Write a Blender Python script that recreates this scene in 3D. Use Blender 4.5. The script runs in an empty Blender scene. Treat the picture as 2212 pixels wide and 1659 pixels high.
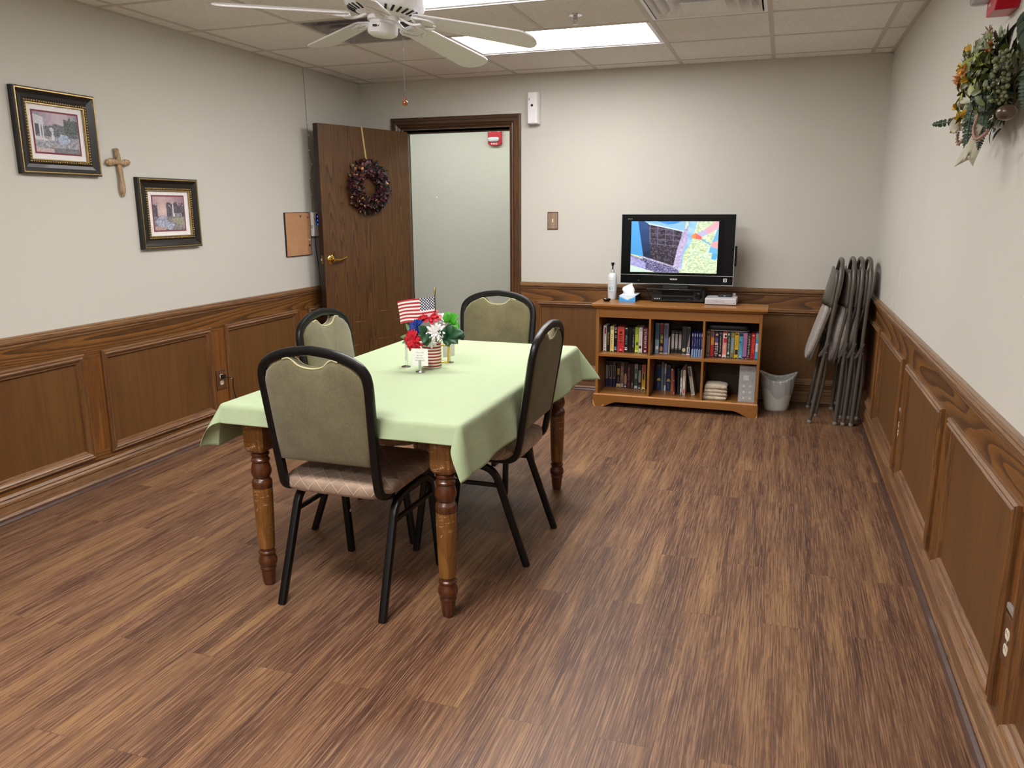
import bpy, bmesh, math, random
from mathutils import Vector, Matrix, noise
R = math.radians
PI = math.pi
random.seed(7)
W, H = 3.916, 2.380          # room width and ceiling height
YF = -8.0                    # wall behind the camera
scene = bpy.context.scene
COL = scene.collection

# ------------------------------------------------------------------ camera
cam = bpy.data.cameras.new('camera')
cam.sensor_width = 36.0
cam.lens = 1704.47 / 2212 * 36.0
cam.clip_start = 0.05
cam_o = bpy.data.objects.new('camera', cam)
COL.objects.link(cam_o)
r_ = Vector((0.94778252, 0.31890061, -0.0032704)); u_ = Vector((-0.06618782, 0.20672301, 0.97615817)); f_ = Vector((-0.3119735, 0.92496919, -0.21703579))
cam_o.matrix_world = Matrix(((r_.x, u_.x, -f_.x, 3.30739), (r_.y, u_.y, -f_.y, -5.96976), (r_.z, u_.z, -f_.z, 1.39737), (0, 0, 0, 1)))
scene.camera = cam_o

# ------------------------------------------------------------------ world, view
world = bpy.data.worlds.new('world'); scene.world = world
world.use_nodes = True
world.node_tree.nodes['Background'].inputs[0].default_value = (0.9, 0.95, 1.0, 1)
world.node_tree.nodes['Background'].inputs[1].default_value = 0.25
scene.view_settings.view_transform = 'Standard'
scene.view_settings.look = 'None'
scene.view_settings.gamma = 1
scene.view_settings.use_curve_mapping = False
scene.view_settings.exposure = 0.08
LIGHT_STRENGTH = 23        # radiance of the fluorescent troffers
HALL_STRENGTH = 8.5
scene.cycles.max_bounces = 8
scene.cycles.diffuse_bounces = 6
scene.cycles.sample_clamp_indirect = 6

# ------------------------------------------------------------------ node helpers
def hx(s, a=1.0):
    s = s.lstrip('#')
    v = [int(s[i:i + 2], 16) / 255 for i in (0, 2, 4)]
    return tuple(c / 12.92 if c <= 0.04045 else ((c + 0.055) / 1.055) ** 2.4 for c in v) + (a,)

class NT:
    def __init__(s, name):
        s.m = bpy.data.materials.new(name); s.m.use_nodes = True
        s.t = s.m.node_tree; s.p = s.t.nodes['Principled BSDF']
    def n(s, typ, ins=None, **kw):
        nd = s.t.nodes.new(typ)
        for k, v in kw.items(): setattr(nd, k, v)
        for k, v in (ins or {}).items(): s.set(nd.inputs[k], v)
        return nd
    def set(s, sock, v):
        if isinstance(v, bpy.types.NodeSocket): s.t.links.new(v, sock)
        else: sock.default_value = v
    def coord(s, scale=(1, 1, 1), kind='Object', loc=(0, 0, 0), rot=(0, 0, 0)):
        c = s.n('ShaderNodeTexCoord')
        return s.n('ShaderNodeMapping', {'Vector': c.outputs[kind], 'Scale': scale, 'Location': loc, 'Rotation': rot}).outputs[0]
    def noise(s, vec, scale, detail=2, rough=.5, dist=0):
        return s.n('ShaderNodeTexNoise', {'Vector': vec, 'Scale': scale, 'Detail': detail, 'Roughness': rough, 'Distortion': dist}).outputs['Fac']
    def math(s, op, a, b=0.0, c=0.0):
        nd = s.n('ShaderNodeMath', operation=op)
        s.set(nd.inputs[0], a); s.set(nd.inputs[1], b); s.set(nd.inputs[2], c)
        return nd.outputs[0]
    def ramp(s, fac, stops):
        nd = s.n('ShaderNodeValToRGB', {'Fac': fac}); cr = nd.color_ramp
        while len(cr.elements) < len(stops): cr.elements.new(0.5)
        for e, (p, c) in zip(cr.elements, stops):
            e.position = p; e.color = c if len(c) == 4 else tuple(c) + (1,)
        return nd.outputs[0]
    def mix(s, fac, a, b, mode='MIX'):
        nd = s.n('ShaderNodeMix', data_type='RGBA', blend_type=mode)
        s.set(nd.inputs['Factor'], fac)
        s.set(nd.inputs[6], a); s.set(nd.inputs[7], b)
        return nd.outputs[2]
    def bump(s, h, strength=.2, dist=.01, normal=None):
        nd = s.n('ShaderNodeBump', {'Height': h, 'Strength': strength, 'Distance': dist})
        if normal is not None: s.set(nd.inputs['Normal'], normal)
        s.set(s.p.inputs['Normal'], nd.outputs[0]); return nd.outputs[0]
    def P(s, **kw):
        for k, v in kw.items(): s.set(s.p.inputs[k.replace('_', ' ')], v)
        return s

def plain(name, color, rough=.5, metal=0.0, coat=0.0, trans=0.0, alpha=1.0, noise_amt=0.0, nscale=60, emit=None, estr=0, bump=0.0, spec=.5):
    t = NT(name)
    c = hx(color) if isinstance(color, str) else tuple(color) + ((1,) if len(color) == 3 else ())
    t.P(Roughness=rough, Metallic=metal, Coat_Weight=coat, Transmission_Weight=trans, Alpha=alpha, Specular_IOR_Level=spec)
    v = t.coord()
    f = t.noise(v, nscale, 4, .6)
    d = max(noise_amt, .04)
    lo = tuple(x * (1 - d) for x in c[:3]) + (1,); hi = tuple(min(1, x * (1 + d)) for x in c[:3]) + (1,)
    t.P(Base_Color=t.ramp(f, [(.3, lo), (.7, hi)]))
    if bump: t.bump(f, bump, .004)
    if emit:
        t.P(Emission_Color=hx(emit), Emission_Strength=estr)
    return t.m

def wood(name, dark, mid, light, axis='Z', rough=.38, ring=26, scale=1.0, pore=.5, coat=.15, wear=None, offset=0.0, low=1.0, fig=.45, width=1.0):
    """Open-grained timber: sawtooth growth rings running along one axis, fibre streaks and fine dark pores."""
    t = NT(name)
    i = 'XYZ'.index(axis)
    s1 = [5.0 * scale * width] * 3; s1[i] = .42 * scale * low
    n1 = t.noise(t.coord(tuple(s1), loc=(offset, offset * .7, offset * .3)), 1.0, 1.5, .4, .35)
    saw = t.math('FRACT', t.math('MULTIPLY', n1, ring))
    saw = t.ramp(saw, [(0, (.10, .10, .10)), (.45, (.35, .35, .35)), (.86, (1, 1, 1)), (.97, (.9, .9, .9)), (1.0, (.1, .1, .1))])
    s3 = [60 * scale] * 3; s3[i] = 1.6 * scale
    n3 = t.noise(t.coord(tuple(s3)), 1.0, 4, .65)
    s4 = [3 * scale] * 3; s4[i] = .5 * scale
    n4 = t.noise(t.coord(tuple(s4), loc=(3.1, 1.7, .4)), 1.0, 2, .5)
    val = t.math('ADD', t.math('MULTIPLY', n3, .55), t.math('MULTIPLY', n4, .45))
    base = t.ramp(val, [(.36, hx(mid)), (.62, hx(light))])
    s2 = [330 * scale] * 3; s2[i] = 9 * scale
    n2 = t.noise(t.coord(tuple(s2)), 1.0, 3, .65)
    pores = t.ramp(n2, [(.40, (1, 1, 1)), (.50, (0, 0, 0))])
    col = t.mix(t.math('MULTIPLY', saw, fig), base, hx(dark))
    col = t.mix(t.math('MULTIPLY', pores, t.math('MULTIPLY_ADD', saw, pore * .6, pore * .4)), col, hx(dark))
    if wear:
        nw = t.noise(t.coord((1, 1, 2.6)), 30, 6, .8, .6)
        nb = t.noise(t.coord((1, 1, .7)), 9, 2, .5)
        mask = t.ramp(t.math('ADD', t.math('MULTIPLY', nw, .75), t.math('MULTIPLY', nb, .3)), [(.603, (0, 0, 0)), (.625, (1, 1, 1))])
        col = t.mix(t.math('MULTIPLY', mask, .8), col, hx(wear))
    t.P(Base_Color=col, Roughness=rough, Coat_Weight=coat, Coat_Roughness=.25)
    t.bump(n2, .22, .002)
    return t.m

def fabric(name, a, b, scale=500, bump=.35, rough=.95, sheen=.2):
    t = NT(name)
    v = t.coord((1, 1, 1))
    f = t.noise(v, scale, 3, .7)
    g = t.noise(v, 9, 3, .6)
    fac = t.math('ADD', t.math('MULTIPLY', f, .75), t.math('MULTIPLY', g, .25))
    t.P(Base_Color=t.ramp(fac, [(.38, hx(a)), (.62, hx(b))]), Roughness=rough, Sheen_Weight=sheen)
    t.bump(f, bump, .002)
    return t.m

def attr_mat(name, rough=.4, emit=0.0):
    t = NT(name)
    a = t.n('ShaderNodeAttribute', attribute_name='Col')
    t.P(Roughness=rough)
    if emit:
        t.P(Base_Color=(0.01, 0.01, 0.01, 1), Emission_Color=a.outputs['Color'], Emission_Strength=emit)
    else:
        t.P(Base_Color=a.outputs['Color'])
    return t.m

# ------------------------------------------------------------------ mesh helpers
class MB:
    def __init__(s): s.b = bmesh.new(); s.mi = 0
    def _f(s, vs):
        try:
            f = s.b.faces.new(vs); f.material_index = s.mi; return f
        except ValueError: return None
    def box(s, x0, x1, y0, y1, z0, z1, M=None):
        c = [(x0, y0, z0), (x1, y0, z0), (x1, y1, z0), (x0, y1, z0), (x0, y0, z1), (x1, y0, z1), (x1, y1, z1), (x0, y1, z1)]
        v = [s.b.verts.new((M @ Vector(p)) if M else p) for p in c]
        for q in ((0, 3, 2, 1), (4, 5, 6, 7), (0, 1, 5, 4), (1, 2, 6, 5), (2, 3, 7, 6), (3, 0, 4, 7)): s._f([v[i] for i in q])
        return s
    def rings(s, rs, closed_ends=True, loop=False):
        vs = [[s.b.verts.new(p) for p in r] for r in rs]
        n = len(vs[0])
        m = len(vs)
        for k in range(m if loop else m - 1):
            a, b = vs[k], vs[(k + 1) % m]
            for i in range(n): s._f([a[i], a[(i + 1) % n], b[(i + 1) % n], b[i]])
        if closed_ends and not loop:
            s._f(list(reversed(vs[0]))); s._f(vs[-1])
        return s
    def lathe(s, prof, center=(0, 0, 0), seg=24, M=None, ends=True):
        rs = []
        for r, z in prof:
            ring = []
            for i in range(seg):
                a = 2 * PI * i / seg
                p = Vector((center[0] + max(r, 1e-4) * math.cos(a), center[1] + max(r, 1e-4) * math.sin(a), center[2] + z))
                ring.append(M @ p if M else p)
            rs.append(ring)
        return s.rings(rs, ends)
    def sweep(s, pts, prof, up=None, ends=True, scales=None, loop=False):
        pts = [Vector(p) for p in pts]; rs = []; nrm = None
        n = len(pts)
        for k, p in enumerate(pts):
            if loop: t = (pts[(k + 1) % n] - pts[k - 1]).normalized()
            else:
                a = pts[max(k - 1, 0)]; b = pts[min(k + 1, n - 1)]
                t = (b - a).normalized()
            if up is not None:
                side = t.cross(Vector(up))
                side = side.normalized() if side.length > 1e-5 else Vector((1, 0, 0))
                nn = side.cross(t).normalized()
            else:
                if nrm is None:
                    h = Vector((0, 0, 1)) if abs(t.z) < .9 else Vector((1, 0, 0))
                    nrm = (h - t * h.dot(t)).normalized()
                else:
                    nrm = (nrm - t * nrm.dot(t)).normalized()
                nn = nrm; side = t.cross(nn)
            sc = scales[k] if scales else 1
            rs.append([p + side * (q[0] * sc) + nn * (q[1] * sc) for q in prof])
        return s.rings(rs, ends, loop)
    def tube(s, pts, r, seg=8, **kw):
        return s.sweep(pts, [(r * math.cos(2 * PI * i / seg), r * math.sin(2 * PI * i / seg)) for i in range(seg)], **kw)
    def cyl(s, p0, p1, r, seg=16): return s.tube([p0, p1], r, seg)
    def ball(s, c, r, seg=10, sq=(1, 1, 1)):
        rs = []
        for k in range(1, seg // 2 + 2):
            a = -PI / 2 + PI * (k - .5) / (seg // 2 + 1)
            rs.append([Vector((c[0] + sq[0] * r * math.cos(a) * math.cos(2 * PI * i / seg), c[1] + sq[1] * r * math.cos(a) * math.sin(2 * PI * i / seg), c[2] + sq[2] * r * math.sin(a))) for i in range(seg)])
        return s.rings(rs)
    def prism(s, poly, d0, d1, axes='xz'):
        """poly in the named plane, extruded along the remaining axis from d0 to d1"""
        def mk(p, d):
            if axes == 'xz': return (p[0], d, p[1])
            if axes == 'xy': return (p[0], p[1], d)
            return (d, p[0], p[1])
        a = [s.b.verts.new(mk(p, d0)) for p in poly]; b = [s.b.verts.new(mk(p, d1)) for p in poly]
        s._f(a); s._f(list(reversed(b)))
        n = len(poly)
        for i in range(n): s._f([a[i], b[i], b[(i + 1) % n], a[(i + 1) % n]])
        return s
    def frame(s, cx, cz, w, h, prof):
        """mitred rectangular moulding in the xz plane; prof = (inset, y) pairs, closed"""
        rs = []
        for sx, sz in ((-1, -1), (1, -1), (1, 1), (-1, 1)):
            rs.append([Vector((cx + sx * (w / 2 - i), y, cz + sz * (h / 2 - i))) for i, y in prof])
        return s.rings(rs, loop=True)
    def quad(s, *p):
        s._f([s.b.verts.new(q) for q in p]); return s
    def leaf(s, base, d, nrm, L, wd, curl=.2, seg=4, fold=.0, blunt=.0):
        d = Vector(d).normalized(); nrm = Vector(nrm); side = d.cross(nrm)
        if side.length < 1e-4: side = d.cross(Vector((.3, .5, .8)))
        side.normalize(); up = side.cross(d).normalized()
        base = Vector(base); prev = None
        for k in range(seg + 1):
            t = k / seg; w_ = wd * .5 * ((math.sin(PI * min(1, t * .94 + .06)) ** .7) if not blunt else min(1, .35 + t * 1.3) * (math.sqrt(max(0, 1 - max(0, (t - blunt) / (1.02 - blunt)) ** 2))))
            c = base + d * (L * t) - up * (curl * L * t * t)
            row = [s.b.verts.new(c - side * w_ + up * (fold * w_)), s.b.verts.new(c), s.b.verts.new(c + side * w_ + up * (fold * w_))]
            if prev:
                for i in (0, 1): s._f([prev[i], prev[i + 1], row[i + 1], row[i]])
            prev = row
        return s
    def superell(s, c, a, e1=.3, e2=.25, nu=40, nv=16, fn=None):
        def pw(x, e): return math.copysign(abs(x) ** e, x)
        rs = []
        for j in range(1, nv):
            v = -PI / 2 + PI * j / nv
            ring = []
            for i in range(nu):
                u = 2 * PI * i / nu
                p = Vector((a[0] * pw(math.cos(v), e1) * pw(math.cos(u), e2), a[1] * pw(math.cos(v), e1) * pw(math.sin(u), e2), a[2] * pw(math.sin(v), e1)))
                if fn: p = fn(p)
                ring.append(p + Vector(c))
            rs.append(ring)
        return s.rings(rs)
    def build(s, name, mats, parent=None, bevel=0, smooth=False, solid=0, M=None, subsurf=0, norm=True):
        if norm: bmesh.ops.recalc_face_normals(s.b, faces=s.b.faces)
        me = bpy.data.meshes.new(name)
        if M is not None: s.b.transform(M)
        s.b.to_mesh(me); s.b.free()
        if not isinstance(mats, (list, tuple)): mats = [mats]
        for m in mats: me.materials.append(m)
        if smooth:
            for p in me.polygons: p.use_smooth = True
            if smooth != 'all' and hasattr(me, 'set_sharp_from_angle'): me.set_sharp_from_angle(angle=R(38))
        o = bpy.data.objects.new(name, me); COL.objects.link(o)
        if parent: o.parent = parent
        if solid:
            md = o.modifiers.new('thick', 'SOLIDIFY'); md.thickness = solid; md.offset = 0
        if subsurf:
            md = o.modifiers.new('sub', 'SUBSURF'); md.levels = subsurf; md.render_levels = subsurf
        if bevel:
            md = o.modifiers.new('bev', 'BEVEL'); md.width = bevel; md.segments = 2; md.limit_method = 'ANGLE'; md.angle_limit = R(35)
        return o

def tag(o, label=None, cat=None, group=None, kind=None):
    if label: o['label'] = label
    if cat: o['category'] = cat
    if group: o['group'] = group
    if kind: o['kind'] = kind
    return o
def thing(name, label, cat, loc=(0, 0, 0), rz=0, group=None):
    o = bpy.data.objects.new(name, None); COL.objects.link(o)
    o.empty_display_size = .05
    o.location = loc; o.rotation_euler = (0, 0, rz)
    return tag(o, label, cat, group)
def place(o, loc, rz=0):
    o.location = loc; o.rotation_euler = (0, 0, rz); return o
def struct(o): o['kind'] = 'structure'; return o
def dup(o, parent=None):
    c = o.copy(); COL.objects.link(c)
    if parent: c.parent = parent
    for ch in [x for x in KIDS.get(o.name, [])] or list(o.children): dup(ch, c)
    return c
KIDS = {}
def fillet(pts, r, n=5):
    pts = [Vector(p) for p in pts]; out = [pts[0]]
    rr = r if isinstance(r, (list, tuple)) else [r] * (len(pts) - 2)
    for k in range(1, len(pts) - 1):
        p, a, b = pts[k], pts[k - 1], pts[k + 1]
        da = (a - p); db = (b - p); L = min(rr[k - 1], da.length * .49, db.length * .49)
        A = p + da.normalized() * L; B = p + db.normalized() * L
        for i in range(n + 1):
            t = i / n; out.append(A * (1 - t) ** 2 + p * (2 * t * (1 - t)) + B * t * t)
    out.append(pts[-1]); return out
def rrect(w, h, r=.004):
    o = []
    for cx, cy, a0 in ((w / 2 - r, h / 2 - r, 0), (-w / 2 + r, h / 2 - r, 90), (-w / 2 + r, -h / 2 + r, 180), (w / 2 - r, -h / 2 + r, 270)):
        for a in (0, 45, 90): o.append((cx + r * math.cos(R(a0 + a)), cy + r * math.sin(R(a0 + a))))
    return o
def catmull(pts, n=6, loop=False):
    P = [Vector(p) for p in pts]; out = []
    m = len(P)
    for k in range(m if loop else m - 1):
        if loop: p0, p1, p2, p3 = P[k - 1], P[k], P[(k + 1) % m], P[(k + 2) % m]
        else: p0, p1, p2, p3 = P[max(k - 1, 0)], P[k], P[k + 1], P[min(k + 2, m - 1)]
        for i in range(n):
            t = i / n
            out.append(.5 * ((2 * p1) + (-p0 + p2) * t + (2 * p0 - 5 * p1 + 4 * p2 - p3) * t * t + (-p0 + 3 * p1 - 3 * p2 + p3) * t ** 3))
    if not loop: out.append(P[-1])
    return out
def lettering(body, name, w, h, center, mat, parent, vertical=False, depth=.0004, align='CENTER', bold=0.0):
    """text in the xz plane facing -y, fitted into w x h"""
    cu = bpy.data.curves.new('t', 'FONT'); cu.body = body; cu.extrude = 0; cu.align_x = align; cu.resolution_u = 3; cu.offset = bold
    to = bpy.data.objects.new('t', cu); COL.objects.link(to)
    bpy.context.view_layer.update()
    me = bpy.data.meshes.new_from_object(to)
    bpy.data.objects.remove(to)
    if not me.vertices:
        return None
    xs = [v.co.x for v in me.vertices]; ys = [v.co.y for v in me.vertices]
    cx, cy = (min(xs) + max(xs)) / 2, (min(ys) + max(ys)) / 2
    sw, sh = max(xs) - min(xs), max(ys) - min(ys)
    if vertical: w, h = h, w
    for v in me.vertices:
        a = (v.co.x - cx) * w / sw; b = (v.co.y - cy) * h / sh
        if vertical: a, b = b, -a
        v.co = (center[0] + a, center[1] - depth, center[2] + b)
    me.materials.append(mat)
    o = bpy.data.objects.new(name, me); COL.objects.link(o)
    if parent: o.parent = parent
    return o
def marks(name, w, h, center, mat, parent, n=6, vertical=False, depth=.0004, seed=1):
    """rows of small unreadable print strokes, in the xz plane facing -y"""
    rnd = random.Random(seed * 31 + n); mb = MB()
    L, t_ = (h, w) if vertical else (w, h)
    x = 0; cw = L / n
    for k in range(n):
        a0 = -L / 2 + cw * k; sw = cw * rnd.uniform(.18, .26)
        for q in range(rnd.choice((2, 2, 3))):
            b0 = -t_ / 2 + (0 if rnd.random() < .8 else t_ * .3); b1 = t_ / 2 - (0 if rnd.random() < .7 else t_ * .3)
            p0 = a0 + cw * .08 + q * cw * .27; sk = rnd.uniform(-.1, .1) * cw
            qd = [(p0, b0), (p0 + sw * .7, b0), (p0 + sw * .7 + sk, b1), (p0 + sk, b1)]
            if vertical: qd = [(b, -a) for a, b in qd]
            mb.quad(*[(center[0] + a, center[1] - depth, center[2] + b) for a, b in qd])
        if rnd.random() < .75:
            bm = rnd.choice((-t_ / 2 + t_ * .08, 0, t_ / 2 - t_ * .12)); qd = [(a0 + cw * .08, bm - t_ * .07), (a0 + cw * .62, bm - t_ * .07), (a0 + cw * .62, bm + t_ * .07), (a0 + cw * .08, bm + t_ * .07)]
            if vertical: qd = [(b, -a) for a, b in qd]
            mb.quad(*[(center[0] + a, center[1] - depth * 1.1, center[2] + b) for a, b in qd])
    return mb.build(name, mat, parent)
READABLE = {'APOLLO 13', 'Pure Country', 'TITLE', 'ALL ABOARD'}
def picture(name, w, h, nx, ny, fn, mat, parent, center=(0, 0, 0), deform=None):
    """flat image surface in the xz plane facing -y; fn(u, v) gives the printed colour, v from top"""
    me = bpy.data.meshes.new(name); vs = []; fs = []; cols = []
    for j in range(ny + 1):
        for i in range(nx + 1):
            u, v = i / nx, j / ny
            p = (center[0] + (u - .5) * w, center[1], center[2] + (.5 - v) * h)
            vs.append(deform(u, v, p) if deform else p); cols.append(fn(u, v))
    for j in range(ny):
        for i in range(nx):
            a = j * (nx + 1) + i; fs.append((a, a + nx + 1, a + nx + 2, a + 1))
    me.from_pydata(vs, [], fs)
    at = me.color_attributes.new('Col', 'FLOAT_COLOR', 'POINT')
    for k, c in enumerate(cols): at.data[k].color = (c[0], c[1], c[2], 1)
    me.materials.append(mat)
    for p in me.polygons: p.use_smooth = True
    o = bpy.data.objects.new(name, me); COL.objects.link(o)
    if parent: o.parent = parent
    return o
def inpoly(x, y, poly):
    c = False; n = len(poly); j = n - 1
    for i in range(n):
        xi, yi = poly[i]; xj, yj = poly[j]
        if (yi > y) != (yj > y) and x < (xj - xi) * (y - yi) / (yj - yi) + xi: c = not c
        j = i
    return c
def nz(x, y, s, seed=0): return noise.noise(Vector((x * s, y * s, seed * 3.7 + .3)))
def lerp(a, b, t): t = max(0, min(1, t)); return tuple(a[i] + (b[i] - a[i]) * t for i in range(3))

# ------------------------------------------------------------------ materials
def wall_paint(name, c, bump=.25):
    t = NT(name)
    v = t.coord()
    big = t.noise(v, .9, 2, .5)
    t.P(Base_Color=t.ramp(big, [(.3, tuple(x * .97 for x in c)), (.7, tuple(x * 1.02 for x in c))]), Roughness=.62, Specular_IOR_Level=.35)
    t.bump(t.noise(v, 130, 3, .6), bump, .004)
    return t.m
M_wall = wall_paint('wall_paint', (.60, .585, .53))
M_hall = wall_paint('hall_paint', (.55, .555, .49), .8)

def make_floor():
    t = NT('vinyl_plank')
    c = t.coord(rot=(0, 0, R(90)), loc=(.31, 0.07, 0))
    br = t.n('ShaderNodeTexBrick', {'Vector': c, 'Color1': (0, 0, 0, 1), 'Color2': (1, 1, 1, 1), 'Mortar': (.5, .5, .5, 1), 'Scale': 1.0, 'Mortar Size': .0009, 'Mortar Smooth': .1, 'Bias': 0, 'Brick Width': 1.22, 'Row Height': .136}, offset=.37, offset_frequency=2)
    rnd = br.outputs['Color']; mort = br.outputs['Fac']
    rv = t.n('ShaderNodeSeparateColor', {'Color': rnd}).outputs[0]
    pos = t.n('ShaderNodeTexCoord').outputs['Object']
    off = t.n('ShaderNodeCombineXYZ', {'X': t.math('MULTIPLY', rv, 3.1), 'Y': t.math('MULTIPLY', rv, 17.3), 'Z': t.math('MULTIPLY', rv, 5.0)}).outputs[0]
    p = t.n('ShaderNodeVectorMath', {0: pos, 1: off}, operation='ADD').outputs[0]
    def mp(sc): return t.n('ShaderNodeMapping', {'Vector': p, 'Scale': sc}).outputs[0]
    broad = t.noise(mp((9, .7, 1)), 1, 3, .55, .8)
    n1 = t.noise(mp((6, .8, 1)), 1, 2, .5, .6)
    saw = t.math('FRACT', t.math('MULTIPLY', n1, 34))
    wav = t.noise(mp((52, 1.7, 1)), 1, 5, .68, .9)
    streak = t.noise(mp((300, 5, 1)), 1, 3, .7, .5)
    knots = t.n('ShaderNodeTexVoronoi', {'Vector': mp((3.0, 1.0, 1)), 'Scale': 1.0}).outputs['Distance']
    km = t.ramp(knots, [(.01, (1, 1, 1)), (.075, (0, 0, 0))])
    a = t.math('ADD', t.math('MULTIPLY', broad, .55), t.math('MULTIPLY', wav, .45))
    a = t.math('ADD', a, t.math('MULTIPLY', t.math('SUBTRACT', rv, .5), .05))
    a = t.math('ADD', a, t.math('MULTIPLY', t.math('SUBTRACT', .5, saw), .05))
    col = t.ramp(a, [(.36, hx('#4a3126')), (.45, hx('#604331')), (.54, hx('#75543b')), (.66, hx('#96734c'))])
    col = t.mix(t.math('MULTIPLY', t.ramp(streak, [(.52, (0, 0, 0)), (.60, (1, 1, 1))]), .55), col, hx('#a37f62'))
    col = t.mix(t.math('MULTIPLY', t.ramp(streak, [(.38, (1, 1, 1)), (.46, (0, 0, 0))]), .55), col, hx('#33201a'))
    col = t.mix(t.math('MULTIPLY', km, .45), col, hx('#3a261f'))
    col = t.mix(t.math('MULTIPLY', mort, .35), col, hx('#2e1f1a'))
    t.P(Base_Color=col, Roughness=t.math('MULTIPLY_ADD', streak, .16, .36), Specular_IOR_Level=.4)
    t.bump(t.math('SUBTRACT', t.math('MULTIPLY', streak, .5), t.math('MULTIPLY', mort, .8)), .3, .0015)
    return t.m
M_floor = make_floor()

def make_tile():
    t = NT('acoustic_tile')
    v = t.coord()
    n = t.noise(v, 75, 4, .7, 1.2)
    pits = t.ramp(n, [(.36, (1, 1, 1)), (.43, (0, 0, 0))])
    b = t.noise(v, 1.5, 2)
    base = t.ramp(b, [(.3, (.78, .757, .735)), (.7, (.84, .817, .795))])
    t.P(Base_Color=t.mix(t.math('MULTIPLY', pits, .6), base, (.42, .38, .35, 1)), Roughness=.95)
    t.bump(n, .4, .004)
    return t.m
M_tile = make_tile()
M_tbar = plain('grid_paint', '#c6c0b8', .5)
M_white = plain('white_enamel', '#ececf0', .3, noise_amt=.02)
M_whitepl = plain('white_plastic', '#ecebea', .35)
M_dust = plain('dusty_vent', '#9a9494', .6, noise_amt=.2, nscale=18)
M_dirty = plain('dark_vent', '#4a4749', .7, noise_amt=.25, nscale=14)
M_black = plain('black_void', '#060606', .7)
M_oakh = wood('oak_horizontal', '#38210d', '#7b5020', '#93622b', 'X', .42, ring=24, low=.75, pore=.8, fig=.8)
M_oakv = wood('oak_vertical', '#40230f', '#7b4a1b', '#8c5926', 'Z', .42, ring=14, low=.7, pore=.7, fig=.4, width=1.6)
M_mold = wood('oak_molding', '#352012', '#7c5535', '#9a744e', 'X', .36, ring=10, scale=1.5, pore=.8, coat=.3, fig=.35, width=2)
M_moldv = wood('oak_molding_upright', '#311b0c', '#6d4521', '#875d32', 'Z', .36, ring=10, scale=1.5, pore=.8, coat=.3, fig=.35, width=2)
M_veneer = wood('panel_veneer', '#3e2510', '#603c17', '#6f4a1f', 'Z', .5, ring=8, scale=.8, pore=.35, coat=.05, fig=.16)
M_casing = wood('casing_oak', '#24150b', '#553820', '#6b4829', 'Z', .36, ring=8, scale=1.5, pore=.8, coat=.25, fig=.45, width=2)
M_casingh = wood('casing_oak_head', '#20130b', '#472d1b', '#593c26', 'X', .36, ring=8, scale=1.5, pore=.8, coat=.25, fig=.45, width=2)
M_door = wood('door_veneer', '#26170c', '#60401f', '#73502b', 'Z', .42, ring=44, scale=.9, pore=.6, coat=.12, low=.75, offset=1.3, fig=.62, width=1.5)
M_dooredge = plain('door_edge', '#2c1b14', .5, noise_amt=.2)
M_case = wood('bookcase_laminate', '#6c3f18', '#8e5b25', '#9a682d', 'X', .38, ring=5, scale=.8, pore=.15, coat=.2, fig=.2)
M_casev = wood('bookcase_laminate_upright', '#6c3f18', '#8e5b25', '#9c6b30', 'Z', .38, ring=5, scale=.8, pore=.15, coat=.2, fig=.2)
M_caseedge = plain('worn_edge', '#d39a68', .45, noise_amt=.2, nscale=90)
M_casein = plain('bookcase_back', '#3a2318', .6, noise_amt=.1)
M_leg = wood('worn_table_leg', '#4c2c10', '#80521f', '#94662e', 'Z', .28, ring=6, scale=1.4, pore=.7, coat=.5, wear='#cdb088', fig=.4)
M_legdark = wood('stained_turning', '#2c1408', '#4e260e', '#613316', 'Z', .2, ring=8, scale=1.4, pore=.4, coat=.6)
M_tabletop = wood('table_board', '#4a2810', '#7a4a20', '#8d5a2a', 'Y', .35)
M_metal = plain('black_powder_coat', '#070708', .36, noise_amt=.2, spec=.35)
M_chairfab = fabric('olive_tweed', '#4d462f', '#7b7453', 620, .5)
M_pipe = plain('pale_piping', '#aaa57e', .8)
def make_cover():
    t = NT('quilted_seat_cover')
    c = t.n('ShaderNodeTexCoord').outputs['Object']
    sp = t.n('ShaderNodeSeparateXYZ', {'Vector': c})
    cc = t.n('ShaderNodeCombineXYZ', {'X': sp.outputs[0], 'Y': t.math('ADD', sp.outputs[1], sp.outputs[2])}).outputs[0]
    def lines(rot):
        m = t.n('ShaderNodeMapping', {'Vector': cc, 'Rotation': (0, 0, R(rot)), 'Scale': (21, 21, 21)}).outputs[0]
        sx = t.n('ShaderNodeSeparateXYZ', {'Vector': m}).outputs[0]
        f = t.math('ABSOLUTE', t.math('SUBTRACT', t.math('FRACT', sx), .5))
        return t.ramp(f, [(.0, (1, 1, 1)), (.07, (0, 0, 0))])
    l = t.math('MAXIMUM', lines(38), lines(-38))
    n = t.noise(c, 14, 3, .6)
    base = t.ramp(n, [(.35, hx('#8c7462')), (.65, hx('#a08874'))])
    t.P(Base_Color=t.mix(t.math('MULTIPLY', l, .55), base, hx('#cdb79d')), Roughness=.6, Sheen_Weight=.2)
    t.bump(t.math('ADD', t.math('MULTIPLY', l, .6), n), .5, .006)
    return t.m
M_cover = make_cover()
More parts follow.
